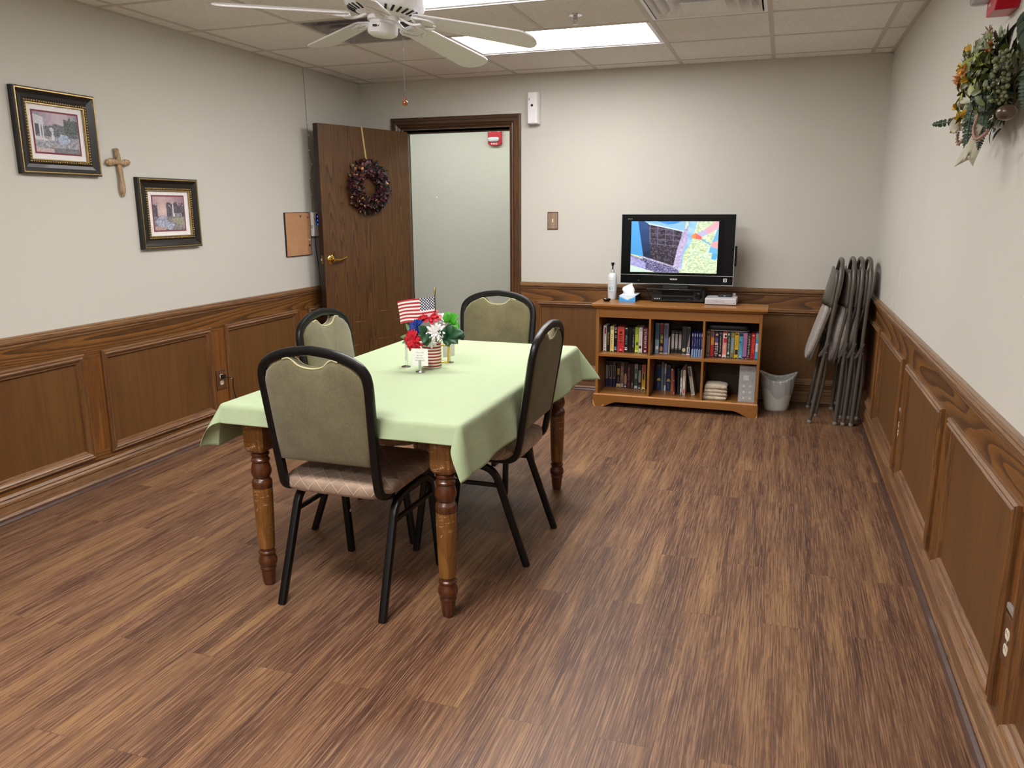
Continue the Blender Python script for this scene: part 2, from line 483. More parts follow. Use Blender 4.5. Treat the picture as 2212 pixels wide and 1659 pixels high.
def make_cloth():
    t = NT('sage_tablecloth')
    v = t.coord()
    f = t.noise(v, 700, 2, .6)
    b = t.noise(v, 6, 3, .55, .5)
    st = t.noise(t.coord((1, .35, 1)), 16, 4, .6, 1.0)
    t.P(Base_Color=t.ramp(f, [(.35, (.345, .43, .25)), (.65, (.39, .475, .288))]), Roughness=.85, Sheen_Weight=.1)
    nb = t.bump(f, .2, .0015)
    nd = t.n('ShaderNodeBump', {'Height': t.math('ADD', b, t.math('MULTIPLY', st, .6)), 'Strength': .35, 'Distance': .012, 'Normal': nb})
    t.set(t.p.inputs['Normal'], nd.outputs[0])
    return t.m
M_cloth = make_cloth()
M_thread = plain('hem_thread', '#a9b98c', .9)
M_brass = plain('polished_brass', '#d9b25a', .18, 1.0)
M_chrome = plain('chrome', '#c9c9cc', .15, 1.0)
M_gold = plain('gold_leaf', '#b09660', .35, .9, noise_amt=.25, nscale=120)
M_goldpale = plain('pale_gold', '#d8c27c', .3, .7)
M_frame = plain('dark_frame', '#150e0b', .35, coat=.1, noise_amt=.5, nscale=24)
M_mat = plain('mat_board', '#e9e6e6', .8)
M_mauve = plain('mauve_mat', '#7e3f4d', .8)
M_print = attr_mat('printed_picture', .35)
M_screen = attr_mat('lit_screen', .2, 1.15)
M_cork = fabric('cork', '#a97650', '#c6966b', 260, .3)
M_tvblack = plain('gloss_black', '#050609', .22, spec=.25)
M_matte = plain('matte_black', '#101012', .5)
M_silver = plain('silver_plastic', '#b9b9bb', .4, .3)
M_red = plain('alarm_red', '#b5122a', .35, coat=.2)
M_clear = plain('clear_lens', '#e8ecee', .08, trans=.85, spec=.6)
M_wtext = plain('white_ink', '#f1f1ee', .6)
M_btext = plain('black_ink', '#141414', .6)
M_gtext = plain('grey_ink', '#77797c', .6)
M_goldink = plain('gold_ink', '#c9a640', .6)
M_outbr = plain('brown_plate', '#5d3b22', .5)
M_ivory = plain('ivory_receptacle', '#ddd6bf', .4)
M_bin = plain('bin_plastic', '#d3d7d0', .45)
M_liner = plain('bin_liner', '#d9dcdc', .25, trans=.35, alpha=.9)
M_taupe = plain('taupe_metal', '#58534b', .36, .15, coat=.15, noise_amt=.06)
M_taupecap = plain('taupe_cap', '#827d74', .5)
M_padgrey = fabric('grey_vinyl', '#958d88', '#aba39d', 60, .2, .6)
M_green = plain('dark_leaf', '#1c4a2a', .4, noise_amt=.25, nscale=40)
M_lime = plain('bright_leaf', '#3f9a20', .45, noise_amt=.2, nscale=40)
M_redfl = plain('red_petal', '#c40f26', .6, noise_amt=.25, nscale=60)
M_bluefl = plain('blue_petal', '#173a94', .6, noise_amt=.25, nscale=60)
M_whfl = plain('white_petal', '#ece7e8', .6)
M_mugw = plain('mug_glaze', '#efe6dc', .15, coat=.4)
M_mugr = plain('mug_red', '#9e1220', .2, coat=.4)
M_tissue = plain('tissue', '#f2f2f4', .9)
M_towel = fabric('cream_cloth', '#bcae97', '#d8cdb9', 90, .4)
M_acryl = plain('acrylic', '#e8ecee', .05, alpha=.30, spec=.8)
M_cable = plain('grey_cable', '#8b8781', .5)
M_ribbon = plain('sheer_ribbon', '#c9c4ad', .5, alpha=.62)

exec_parts = []
# ------------------------------------------------------------------ room shell
struct(MB().box(-.3, W + .3, YF, 1.5, -.1, 0).build('floor', M_floor))

XC, YR, T = .7367, -.1825, .6096
lights = [(XC + T, YR - 2 * T), (XC + T, YR - 4 * T), (XC + T, YR - 8 * T), (XC + T, YR - 11 * T)]   # left-front corners of the 4x2 ft troffers: x0, y0
def in_open(x, y):
    for lx, ly in lights:
        if lx < x < lx + 2 * T and ly < y < ly + T: return True
    if XC < x < XC + T and YR - 3 * T < y < YR - 2 * T: return True
    if XC + 3 * T < x < XC + 4 * T and YR - 3 * T < y < YR - 2 * T: return True
    return False
xs = [0] + [XC + k * T for k in range(-1, 6)] + [W]
ys = [0] + [YR - k * T for k in range(0, 13)] + [YF]
mb = MB()
for i in range(len(xs) - 1):
    for j in range(len(ys) - 1):
        x0, x1, y0, y1 = xs[i], xs[i + 1], ys[j + 1], ys[j]
        if in_open((x0 + x1) / 2, (y0 + y1) / 2): continue
        mb.box(x0, x1, y0, y1, H, H + .015)
mb.box(-.3, W + .3, YF - .1, 0, H + .16, H + .2)
ceil = struct(mb.build('ceiling', M_tile))
mb = MB()
for x in xs[1:-1]:
    for j in range(len(ys) - 1):
        if not any(lx + .02 < x < lx + 2 * T - .02 and ly < (ys[j] + ys[j + 1]) / 2 < ly + T for lx, ly in lights): mb.box(x - .012, x + .012, ys[j + 1], ys[j], H - .003, H + .012)
for y in ys[1:-1]: mb.box(0, W, y - .012, y + .012, H - .0024, H + .0114)
mb.box(0, .022, YF, 0, H - .0035, H); mb.box(W - .022, W, YF, 0, H - .0035, H); mb.box(0, W, -.022, 0, H - .0035, H)
mb.build('ceiling_grid', M_tbar, ceil)

# walls are built with x along the wall and -y into the room, then turned
wl = struct(place(MB().box(YF, 0, 0, .1, 0, H + .2).build('wall_left', M_wall), (0, 0, 0), R(90)))
wr = struct(place(MB().box(0, -YF, 0, .1, 0, H + .2).build('wall_right', M_wall), (W, 0, 0), R(-90)))
DX0, DX1, DZ = .385, 1.286, 1.995
wb = struct(MB().box(-.1, DX0, 0, .12, 0, H + .2).box(DX1, W + .1, 0, .12, 0, H + .2).box(DX0, DX1, 0, .12, DZ, H + .2).build('wall_back', M_wall))
struct(MB().box(-.1, W + .1, YF - .1, YF, 0, H + .2).build('wall_front', M_wall))
struct(MB().box(-.6, 2.6, 1.3, 1.4, 0, H + .2).build('wall_hall', M_hall))
struct(MB().box(-.7, -.6, .12, 1.4, 0, H + .2).box(2.6, 2.7, .12, 1.4, 0, H + .2).build('wall_hall_end', M_hall))
struct(MB().box(-.7, 2.7, .12, 1.4, H, H + .1).build('ceiling_hall', M_tile))
struct(MB().box(-.6, 2.6, 1.285, 1.3, 0, .1).build('baseboard_hall', M_mold))
# repaired paint patches low on the right wall
pm = plain('filler_patch', '#cfcbbf', .5)
mb = MB()
mb.prism([(1.28, .984), (1.36, .988), (1.385, 1.06), (1.345, 1.105), (1.30, 1.10), (1.265, 1.05)], -.0006, 0)
mb.prism([(1.04, .85), (1.20, .85), (1.235, .91), (1.20, .955), (1.14, .925), (1.06, .90)], -.0006, 0)
mb.build('paint_patch', pm, wr)

BASE_PROF = [(0, 0), (-.034, 0), (-.034, .012), (-.026, .026), (-.022, .03), (-.022, .072), (-.028, .078), (-.028, .09), (-.020, .098), (-.024, .106), (-.014, .117), (0, .117)]
RAIL_PROF = [(0, .782), (-.014, .782), (-.019, .789), (-.019, .797), (-.027, .802), (-.031, .81), (-.031, .82), (-.024, .824), (-.024, .829), (-.016, .834), (0, .834)]
PM = [(0, -.010), (0, -.022), (.006, -.029), (.014, -.026), (.020, -.031), (.028, -.026), (.034, -.018), (.042, -.016), (.047, -.004), (.047, .0)]
CAS = [(0, 0), (0, -.014), (.012, -.022), (.024, -.02), (.032, -.028), (.05, -.026), (.062, -.018), (.07, -.02), (.082, -.012), (.09, -.012), (.09, 0)]
def run(prof, x0, x1):
    mb = MB(); mb.prism(prof, x0, x1, 'yz'); return mb
def wainscot(wall, side, x0, x1, panels, ntrim):
    """x0..x1 the run along the wall; panels = list of (x0, x1) outer edges of each applied moulding"""
    ZT, ZB = .690, .145
    kw = dict(parent=wall)
    MB().box(x0, x1, -.012, 0, .66, .79).build('top_rail', M_oakh, **kw)
    MB().box(x0, x1, -.012, 0, .09, .17).build('bottom_rail', M_oakh, **kw)
    edges = [x0] + [e for p in panels for e in p] + [x1]
    for k in range(0, len(edges), 2):
        if edges[k + 1] - edges[k] > .01:
            MB().box(edges[k] - .02 * (k > 0), edges[k + 1] + .02 * (k + 2 < len(edges)), -.0119, 0, .16, .67).build('stile', M_oakv, **kw)
    for a, b in panels:
        MB().box(a + .02, b - .02, -.005, 0, ZB + .02, ZT - .02).build('wainscot_panel', M_veneer, **kw)
        mb = MB()
        for (ax, az), (bx, bz), hor in (((a, ZB), (b, ZB), 1), ((b, ZB), (b, ZT), 0), ((b, ZT), (a, ZT), 1), ((a, ZT), (a, ZB), 0)):
            cx, cz = (a + b) / 2, (ZB + ZT) / 2
            def at(px, pz):
                sx = 1 if px > cx else -1; sz = 1 if pz > cz else -1
                return [Vector((px - sx * i, y, pz - sz * i)) for i, y in PM]
            mb.mi = 0 if hor else 1
            mb.rings([at(ax, az), at(bx, bz)])
        mb.build('panel_molding', [M_mold, M_moldv], smooth=False, **kw)
    o = struct(run(RAIL_PROF, x0, x1).build('trim_%d' % ntrim, M_mold)); o.matrix_world = wall.matrix_basis.copy(); tag(o, kind='structure')
    o2 = struct(run(BASE_PROF, x0, x1).build('baseboard_' + side, M_mold)); o2.matrix_world = wall.matrix_basis.copy()
    sp = [(0, 0), (-.05, 0), (-.05, .004), (-.044, .014), (-.034, .02), (0, .02)]
    run(sp, x0, x1).build('shoe_molding', M_shoe, parent=o2)
M_shoe = plain('vinyl_shoe', '#4b342b', .25, coat=.4, noise_amt=.2, nscale=20)
def seq(starts): return starts
lp = [(-6.72, -5.95), (-5.83, -5.02), (-4.90, -3.92), (-3.80, -2.958), (-2.848, -2.005), (-1.880, -1.073), (-.934, -.10)]
wainscot(wl, 'left', YF, 0, lp, 1)
rp = [(.10, .86), (.965, 1.865), (1.995, 2.875), (2.995, 3.870), (3.965, 4.82), (4.94, 5.80), (5.92, 6.75)]
wainscot(wr, 'right', 0, -YF, rp, 2)
wainscot(wb, 'back', 1.375, W, [(1.50, 2.56), (2.68, 3.80)], 3)
# corner mask: the short bit behind the door
mb = MB().box(0, .281, -.012, 0, .09, .79); mb.build('corner_rail', M_oakh, wb)

# door casing, jamb and stop
def casing():
    x0, x1, zt = .281, 1.375, 2.10
    mb = MB()
    def sec(x, z, sx, top):
        return [Vector((x + sx * i, y, (z - i) if top else z)) for i, y in CAS]
    mb.mi = 0
    mb.rings([sec(x0, 0, 1, False), sec(x0, zt, 1, True)])
    mb.rings([sec(x1, 0, -1, False), sec(x1, zt, -1, True)])
    mb.mi = 1
    mb.rings([sec(x0, zt, 1, True), sec(x1, zt, -1, True)])
    o = struct(mb.build('trim_4', [M_casing, M_casingh]))
    j = MB().box(DX0 - .014, DX0, 0, .12, 0, DZ).box(DX1, DX1 + .014, 0, .12, 0, DZ).box(DX0, DX1, 0, .12, DZ, DZ + .012)
    j.box(DX0, DX0 + .012, .05, .085, 0, DZ).box(DX1 - .012, DX1, .05, .085, 0, DZ).box(DX0, DX1, .05, .085, DZ - .012, DZ)
    j.build('door_jamb', M_casing, o)
    return o
casing()

# open door, swung against the left wall
A_D = R(-108.6)
door = struct(thing('door_1', None, None, (.395, -.012, 0), A_D))
# hinge pin at the origin; slab on the +y side, hall face (y = .045) turned to the room
MB().box(.004, .905, -.006, .0448, .012, 1.992).build('slab', [M_door], door, bevel=.0015)
MB().box(.905, .9056, -.005, .044, .012, 1.992).box(.004, .905, .0005, .0445, 1.992, 1.9925).build('edge_band', M_dooredge, door)
mb = MB().lathe([(.001, 0), (.034, 0), (.034, .004), (.028, .009), (.016, .011), (.012, .02), (.012, .035), (.001, .035)], seg=28, M=Matrix.Translation((.845, .0448, 1.035)) @ Matrix.Rotation(R(-90), 4, 'X'))
lev = fillet([(.845, .078, 1.035), (.79, .084, 1.03), (.755, .08, 1.04), (.725, .08, 1.048), (.715, .066, 1.044)], .02)
mb.tube(lev, .0075, 10, scales=[1.3 - .5 * k / len(lev) for k in range(len(lev))])
mb.cyl((.845, .04, 1.035), (.845, .088, 1.035), .011)
mb.build('door_lever', M_brass, door, smooth=True)
MB().box(.9056, .9068, .010, .034, 1.005, 1.068).build('latch_plate', plain('aged_brass', '#7a6238', .35, .8), door)
MB().box(.9072, .915, .015, .03, 1.028, 1.045).build('latch_bolt', M_chrome, door, bevel=.002)
mb = MB()
for z in (.2, 1.0, 1.78): mb.cyl((0, -.003, z), (0, -.003, z + .09), .006, 10)
mb.build('hinge', M_brass, door)
mb = MB()
random.seed(5)
for k in range(14):
    x = random.uniform(.15, .75); z = random.uniform(.32, .62); L = random.uniform(.02, .13)
    mb.quad((x, .0451, z), (x + L, .0451, z + random.uniform(-.01, .01)), (x + L, .0451, z + .0022), (x, .0451, z + .002))
mb.build('scuff_mark', plain('scuff', '#8f6237', .6), door)

# ------------------------------------------------------------------ ceiling fixtures
def diff_mat(k):
    t = NT('troffer_diffuser'); t.P(Base_Color=(.9, .9, .9, 1), Emission_Color=(1.0, .975, .965, 1), Emission_Strength=LIGHT_STRENGTH * k); return t.m
M_diffh = NT('hall_diffuser'); M_diffh.P(Base_Color=(.9, .9, .9, 1), Emission_Color=(.98, 1.0, .97, 1), Emission_Strength=HALL_STRENGTH); M_diffh = M_diffh.m
LL = ['bright recessed fluorescent ceiling light nearest the back wall', 'bright recessed fluorescent ceiling light above the fan blades',
      'recessed fluorescent ceiling light behind the viewer', 'recessed fluorescent ceiling light farthest behind the viewer']
def troffer(x, y, w, d, label, mat, grp='fluorescent troffers in the ceiling grid'):
    t = thing('ceiling_light', label, 'ceiling light', (x, y, H), 0, grp)
    MB().box(.014, w - .014, .014, d - .014, .014, .1).build('light_housing', M_white, t)
    MB().box(.034, w - .034, .034, d - .034, .004, .010).build('diffuser', mat, t)
    fr = [(0, 0), (0, .012), (.026, .012), (.026, .002), (.004, .002), (.002, -.004), (0, -.004)]
    mb = MB(); rs = []
    for sx, sy in ((0, 0), (1, 0), (1, 1), (0, 1)):
        rs.append([Vector((.012 + (1 if sx == 0 else -1) * i + sx * (w - .024), .012 + (1 if sy == 0 else -1) * i + sy * (d - .024), z)) for i, z in fr])
    mb.rings(rs, loop=True).build('light_frame', M_white, t)
    return t
for (x, y), l, k in zip(lights, LL, (.72, .95, 1.35, 1.2)): troffer(x, y, 2 * T, T, l, diff_mat(k))
troffer(-.35, .40, 2.3, .45, 'fluorescent ceiling light in the hallway beyond the door', M_diffh, 'hallway lights').location.z = H - .02

def diffuser(x, y, label, m1, m2, deep):
    t = thing('air_diffuser', label, 'air vent', (x + T / 2, y + T / 2, H), 0)
    a = .292
    MB().box(-a, a, -a, a, .13, .14).build('duct_plate', m2, t)
    MB().rings([[Vector((sx * s, sy * s, z)) for sx, sy in ((-1, -1), (1, -1), (1, 1), (-1, 1))] for s, z in ((.2925, -.002), (.2925, .004), (.276, .004), (.276, -.002))], loop=True).build('vent_frame', m1, t)
    for k, (s0, s1) in enumerate(((.268, .215), (.222, .165), (.165, .105), (.105, .05))):
        z0, z1 = -.004 - .006 * k, deep
        MB().rings([[Vector((sx * s, sy * s, z)) for sx, sy in ((-1, -1), (1, -1), (1, 1), (-1, 1))] for s, z in ((s0, z0), (s0, z0 + .003), (s1, z1 + .003), (s1, z1))], loop=True).build('louver', m1, t)
    MB().box(-.05, .05, -.05, .05, .03, .034).build('center_plate', m1, t)
    return t
diffuser(XC + 3 * T, YR - 3 * T, 'clean white square ceiling vent between light panel and right wall', M_white, M_dust, .055)
diffuser(XC, YR - 3 * T, 'grimy grey square ceiling vent behind the fan', M_dust, M_dirty, .075)

t = thing('fire_sprinkler', 'chrome sprinkler head in the ceiling between the two light panels', 'sprinkler', (2.213, -1.672, H))
MB().lathe([(.001, .0), (.038, .0), (.036, -.004), (.024, -.007), (.014, -.004), (.001, -.004)], seg=24).build('escutcheon', M_chrome, t, smooth=True)
mb = MB().lathe([(.012, -.002), (.011, -.02), (.006, -.024), (.001, -.024)], seg=14)
mb.tube([(-.009, 0, -.02), (-.011, 0, -.032), (-.002, 0, -.045)], .002, 6).tube([(.009, 0, -.02), (.011, 0, -.032), (.002, 0, -.045)], .002, 6)
mb.build('sprinkler_body', M_chrome, t, smooth=True)
mb = MB()
for k in range(12):
    a = 2 * PI * k / 12; mb.box(.004, .014, -.0018, .0018, -.0475, -.046, Matrix.Rotation(a, 4, 'Z'))
mb.lathe([(.001, -.0478), (.006, -.0478), (.006, -.045), (.001, -.045)], seg=12).build('deflector', M_chrome, t)

# ------------------------------------------------------------------ ceiling fan
fan = thing('ceiling_fan', 'white five-blade ceiling fan with pull chain above the table', 'ceiling fan', (1.8486, -3.130, 2.066))
fan.rotation_euler = (R(-1.4), R(6.1), 0)
MB().lathe([(.001, .29), (.07, .29), (.075, .23), (.09, .2), (.135, .185), (.148, .165), (.150, .075), (.146, .058), (.132, .046), (.10, .034), (.085, .03), (.001, .03)], seg=48).build('motor_housing', M_white, fan, smooth=True)
mb = MB()
for k in range(30):
    a = 2 * PI * k / 30
    mb.box(.103, .137, -.0042, .0042, -.0012, .0012, Matrix.Rotation(a, 4, 'Z') @ Matrix.Translation((0, 0, .040)) @ Matrix.Rotation(R(0), 4, 'Y') @ Matrix.Translation((.12, 0, 0)) @ Matrix.Rotation(R(-20), 4, 'Y') @ Matrix.Translation((-.12, 0, 0)))
mb.build('vent_slot', M_black, fan)
MB().lathe([(.001, .03), (.06, .03), (.06, .012), (.05, .010), (.05, .002), (.056, -.001), (.0565, -.026), (.053, -.034), (.040, -.041), (.02, -.0445), (.001, -.045)], seg=40).build('switch_housing', M_white, fan, smooth=True)
MB().box(-.012, .004, -.0585, -.056, -.018, -.010).box(.008, .012, -.0585, -.056, -.016, -.012).build('reverse_switch', M_matte, fan)
def blade_parts(k):
    a = R(217.1 - 72 * k)
    Rz = Matrix.Rotation(a, 4, 'Z')
    # blade: droops slightly, pitched
    Bm = Rz @ Matrix.Translation((.13, 0, .022)) @ Matrix.Rotation(R(6.3), 4, 'Y') @ Matrix.Rotation(R(-12.5), 4, 'X')
    n = 14; pts = []
    L, w0, w1 = .472, .052, .068
    out = [(0, -w0 * .8), (.02, -w0)] + [(.02 + (L - .075) * t / 5, -(w0 + (w1 - w0) * t / 5)) for t in range(1, 6)]
    for q in range(1, 8):
        an = -PI / 2 + PI * q / 8; out.append((L - .055 + .055 * math.cos(an), w1 * math.sin(an)))
    out += [(.02 + (L - .075) * t / 5, (w0 + (w1 - w0) * t / 5)) for t in range(5, 0, -1)] + [(.02, w0), (0, w0 * .8)]
    b = MB().prism(out, -.0032, .0032, 'xy').build('fan_blade', M_white, fan, bevel=.002, M=Bm)
    arm = MB()
    path = [Vector((.066, 0, .028)), Vector((.095, 0, .012)), Vector((.125, 0, .004)), Vector((.155, 0, .008))]
    arm.sweep(catmull(path, 4), rrect(.020, .009, .003), up=(0, 0, 1))
    A = arm
    bl = [Vector((.0, -.036, -.008)), Vector((.02, -.04, -.010)), Vector((.07, -.030, -.0075)), Vector((.082, 0, -.0075)), Vector((.07, .030, -.0075)), Vector((.02, .04, -.010)), Vector((.0, .036, -.008))]
    o = arm.build('blade_arm', M_white, b, smooth=True, M=Rz)
    m2 = MB()
    m2.sweep(catmull(bl, 4), rrect(.010, .007, .002), up=(0, 0, 1))
    m2.sweep([(.0, -.03, -.009), (.0, .03, -.009)], rrect(.012, .008, .002), up=(0, 0, 1))
    for sx, sy in ((.02, -.038), (.02, .038), (.08, 0)): m2.lathe([(.001, -.014), (.007, -.014), (.008, -.005), (.001, -.005)], (sx, sy, 0), 10)
    m2.build('blade_bracket', M_white, b, smooth=True, M=Bm)
for k in range(5): blade_parts(k)
bpy.context.view_layer.update()
def world_child(o, par):
    o.parent = par; o.matrix_parent_inverse = par.matrix_basis.inverted(); return o
mb = MB(); cx, cy = 1.955, -3.185
z = 2.000
mb.cyl((cx, cy, z + .004), (cx, cy, 1.79), .0007, 5)
while z > 1.79:
    mb.ball((cx, cy, z), .0016, 6); z -= .0052
world_child(mb.build('pull_chain', M_chrome), fan)
world_child(MB().ball((cx, cy, 1.779), .0105, 16).lathe([(.001, 1.797), (.004, 1.797), (.004, 1.787), (.001, 1.787)], (cx, cy, 0), 10).build('pull_knob', plain('copper_knob', '#9a5a3c', .3, .6), smooth=True), fan)
# ------------------------------------------------------------------ dining table
TX0, TX1, TY0, TY1, TZ = 1.452, 2.362, -3.705, -2.165, .720
table = thing('dining_table', 'wooden dining table with turned, scuffed legs under the green cloth', 'table', (1.907, -2.957, 0))
def loc(o, par):
    o.location = -par.location; return o
o = MB().box(TX0 + .008, TX1 - .008, TY0 + .008, TY1 - .008, TZ - .03, TZ - .0035).build('tabletop', M_tabletop, table, bevel=.004); loc(o, table)
o = MB().box(1.532, 2.283, -3.645, -3.622, .652, TZ - .03).box(1.532, 2.283, -2.293, -2.27, .60, TZ - .03).box(1.52, 1.543, -3.632, -2.282, .60, TZ - .03).box(2.272, 2.295, -3.632, -2.282, .60, TZ - .03).build('apron', M_tabletop, table); loc(o, table)
def leg_mesh(x, y):
    mb = MB()
    h = .0425; mb.mi = 0
    rs = []
    for s, z in ((h, .69), (h, .560), (h * .94, .543), (h * .80, .533)):
        c = .008
        rs.append([Vector((a * s, b * s, z)) for a, b in ((-1, -1 + .2), (-1 + .2, -1), (1 - .2, -1), (1, -1 + .2), (1, 1 - .2), (1 - .2, 1), (-1 + .2, 1), (-1, 1 - .2))])
    mb.rings(rs)
    mb.mi = 1
    mb.lathe([(.031, .534), (.029, .527), (.034, .523), (.034, .517), (.029, .513), (.030, .505), (.0345, .500), (.0345, .494), (.030, .489), (.033, .478), (.0375, .460), (.0375, .448), (.032, .434), (.029, .428), (.031, .424), (.0355, .419), (.0375, .408), (.0375, .398), (.036, .390)], seg=28, ends=False)
    mb.mi = 0
    mb.lathe([(.036, .390), (.0365, .36), (.0345, .28), (.0315, .19), (.0295, .152)], seg=28, ends=False)
    mb.mi = 1
    mb.lathe([(.0295, .152), (.027, .147), (.027, .140), (.032, .136), (.032, .130), (.028, .126), (.029, .118), (.034, .108), (.0355, .096), (.033, .084), (.028, .078), (.030, .073), (.030, .066), (.026, .062), (.0265, .052), (.024, .02), (.021, .003), (.017, 0)], seg=28)
    o = mb.build('leg', [M_leg, M_legdark], table, smooth=True)
    o.location = (x - table.location.x, y - table.location.y, 0)
    return o
for lx, ly in ((1.536, -3.628), (2.283, -3.640), (1.536, -2.285), (2.303, -2.285)): leg_mesh(lx, ly)

# tablecloth: flat cloth coordinates folded over the table edge, flared cones at the corners
def make_tablecloth():
    OV = dict(l=.175, r=.182, f=.078, b=.135)
    rad = .018
    def bend(s, tilt):
        a0 = PI / 2 - tilt; sa = rad * a0
        if s <= sa: return rad * math.sin(s / rad), -rad * (1 - math.cos(s / rad))
        return rad * math.sin(a0) + (s - sa) * math.cos(a0), -rad * (1 - math.cos(a0)) - (s - sa) * math.sin(a0)
    cx0, cx1, cy0, cy1 = TX0 + .004, TX1 - .004, TY0 + .004, TY1 - .004
    corner = {('l', 'f'): (33, .8, 8), ('r', 'f'): (17, 1.0, 55), ('l', 'b'): (35, 1.4, 0), ('r', 'b'): (38, 1.6, -6)}
    def axis(a0, a1, o0, o1):
        v = [a0 - o0 + o0 * t / 22 for t in range(22)]
        v += [a0 + (a1 - a0) * t / 90 for t in range(91)]
        v += [a1 + o1 * t / 22 for t in range(1, 23)]
        # finer rows round the edge
        v += [a0 - .004, a0 + .004, a1 - .004, a1 + .004, a0 - .012, a1 + .012]
        return sorted(set(v))
    X = axis(cx0, cx1, OV['l'], OV['r']); Y = axis(cy0, cy1, OV['f'], OV['b'])
    def pos(x, y):
        a = x - cx1 if x > cx1 else (cx0 - x if x < cx0 else 0); sx = 1 if x > cx1 else -1
        b = y - cy1 if y > cy1 else (cy0 - y if y < cy0 else 0); sy = 1 if y > cy1 else -1
        bx = min(max(x, cx0), cx1); by = min(max(y, cy0), cy1)
        z = TZ + .0012
        if a == 0 and b == 0:
            z += .0012 * (nz(x, y * .6, 9, 2) + .6 * nz(x, y, 26, 5))
            return (x, y, z)
        if a and b:
            key = ('r' if sx > 0 else 'l', 'b' if sy > 0 else 'f')
            td, pw, dphi = corner[key]
            r = math.hypot(a, b); th = math.atan2(b, a)
            k = math.sin(2 * th) ** pw
            t0 = R(9) * math.cos(th) ** 2 + R(11) * math.sin(th) ** 2
            tilt = t0 + (R(td) - t0) * k
            phi = th + R(dphi) * math.sin(2 * th)
            h, v = bend(r, tilt)
            return (bx + sx * h * math.cos(phi), by + sy * h * math.sin(phi), z + v)
        if a:
            dc = min(y - cy0, cy1 - y)
            wv = .9 * nz(0, y, 3.1, 11) + .45 * math.sin(y * 17)
            tl = R(9) + R(7) * wv * min(1, a / .1) * min(1, dc / .15)
            if sx < 0: tl += (R(-7) - tl) * max(0, min(1, (.30 - abs(y + 2.915)) / .08))
            if sx > 0: tl += (R(3) - tl) * max(0, min(1, (.28 - abs(y + 2.976)) / .08))
            h, v = bend(a, tl)
            return (bx + sx * h, y, z + v)
        dc = min(x - cx0, cx1 - x)
        wv = .8 * nz(x, 3, 5.0, 7) + .4 * math.sin(x * 13 + 1)
        h, v = bend(b, R(11) + R(8) * wv * min(1, b / .08) * min(1, dc / .12))
        return (x, by + sy * h, z + v)
    vs = [pos(x, y) for y in Y for x in X]; nx = len(X)
    fs = [(j * nx + i, j * nx + i + 1, (j + 1) * nx + i + 1, (j + 1) * nx + i) for j in range(len(Y) - 1) for i in range(nx - 1)]
    me = bpy.data.meshes.new('tablecloth'); me.from_pydata(vs, [], fs)
    for p in me.polygons: p.use_smooth = True
    me.materials.append(M_cloth)
    o = bpy.data.objects.new('tablecloth', me); COL.objects.link(o)
    md = o.modifiers.new('thick', 'SOLIDIFY'); md.thickness = .0014; md.offset = 1
    tag(o, 'sage green cloth draped over the dining table', 'tablecloth')
    # stitched hem
    mb = MB()
    def loop(inset):
        L = []
        x0, x1, y0, y1 = X[0] + inset, X[-1] - inset, Y[0] + inset, Y[-1] - inset
        n = 260
        for t in range(n): L.append(pos(x0 + (x1 - x0) * t / n, y0))
        for t in range(n): L.append(pos(x1, y0 + (y1 - y0) * t / n))
        for t in range(n): L.append(pos(x1 - (x1 - x0) * t / n, y1))
        for t in range(n): L.append(pos(x0, y1 - (y1 - y0) * t / n))
        return L
    L = [Vector(p) for p in loop(.0085)]
    ctr = Vector((1.907, -2.95, .6))
    for k in range(0, len(L) - 1, 2):
        d = (L[k] - ctr); d.z = 0; d.normalize()
        if (L[k + 1] - L[k]).length < .02: mb.tube([L[k] + d * .0016, L[k] * .3 + L[k + 1] * .7 + d * .0016], .0007, 5)
    mb.build('hem_stitching', M_thread, o)
    return o
make_tablecloth()

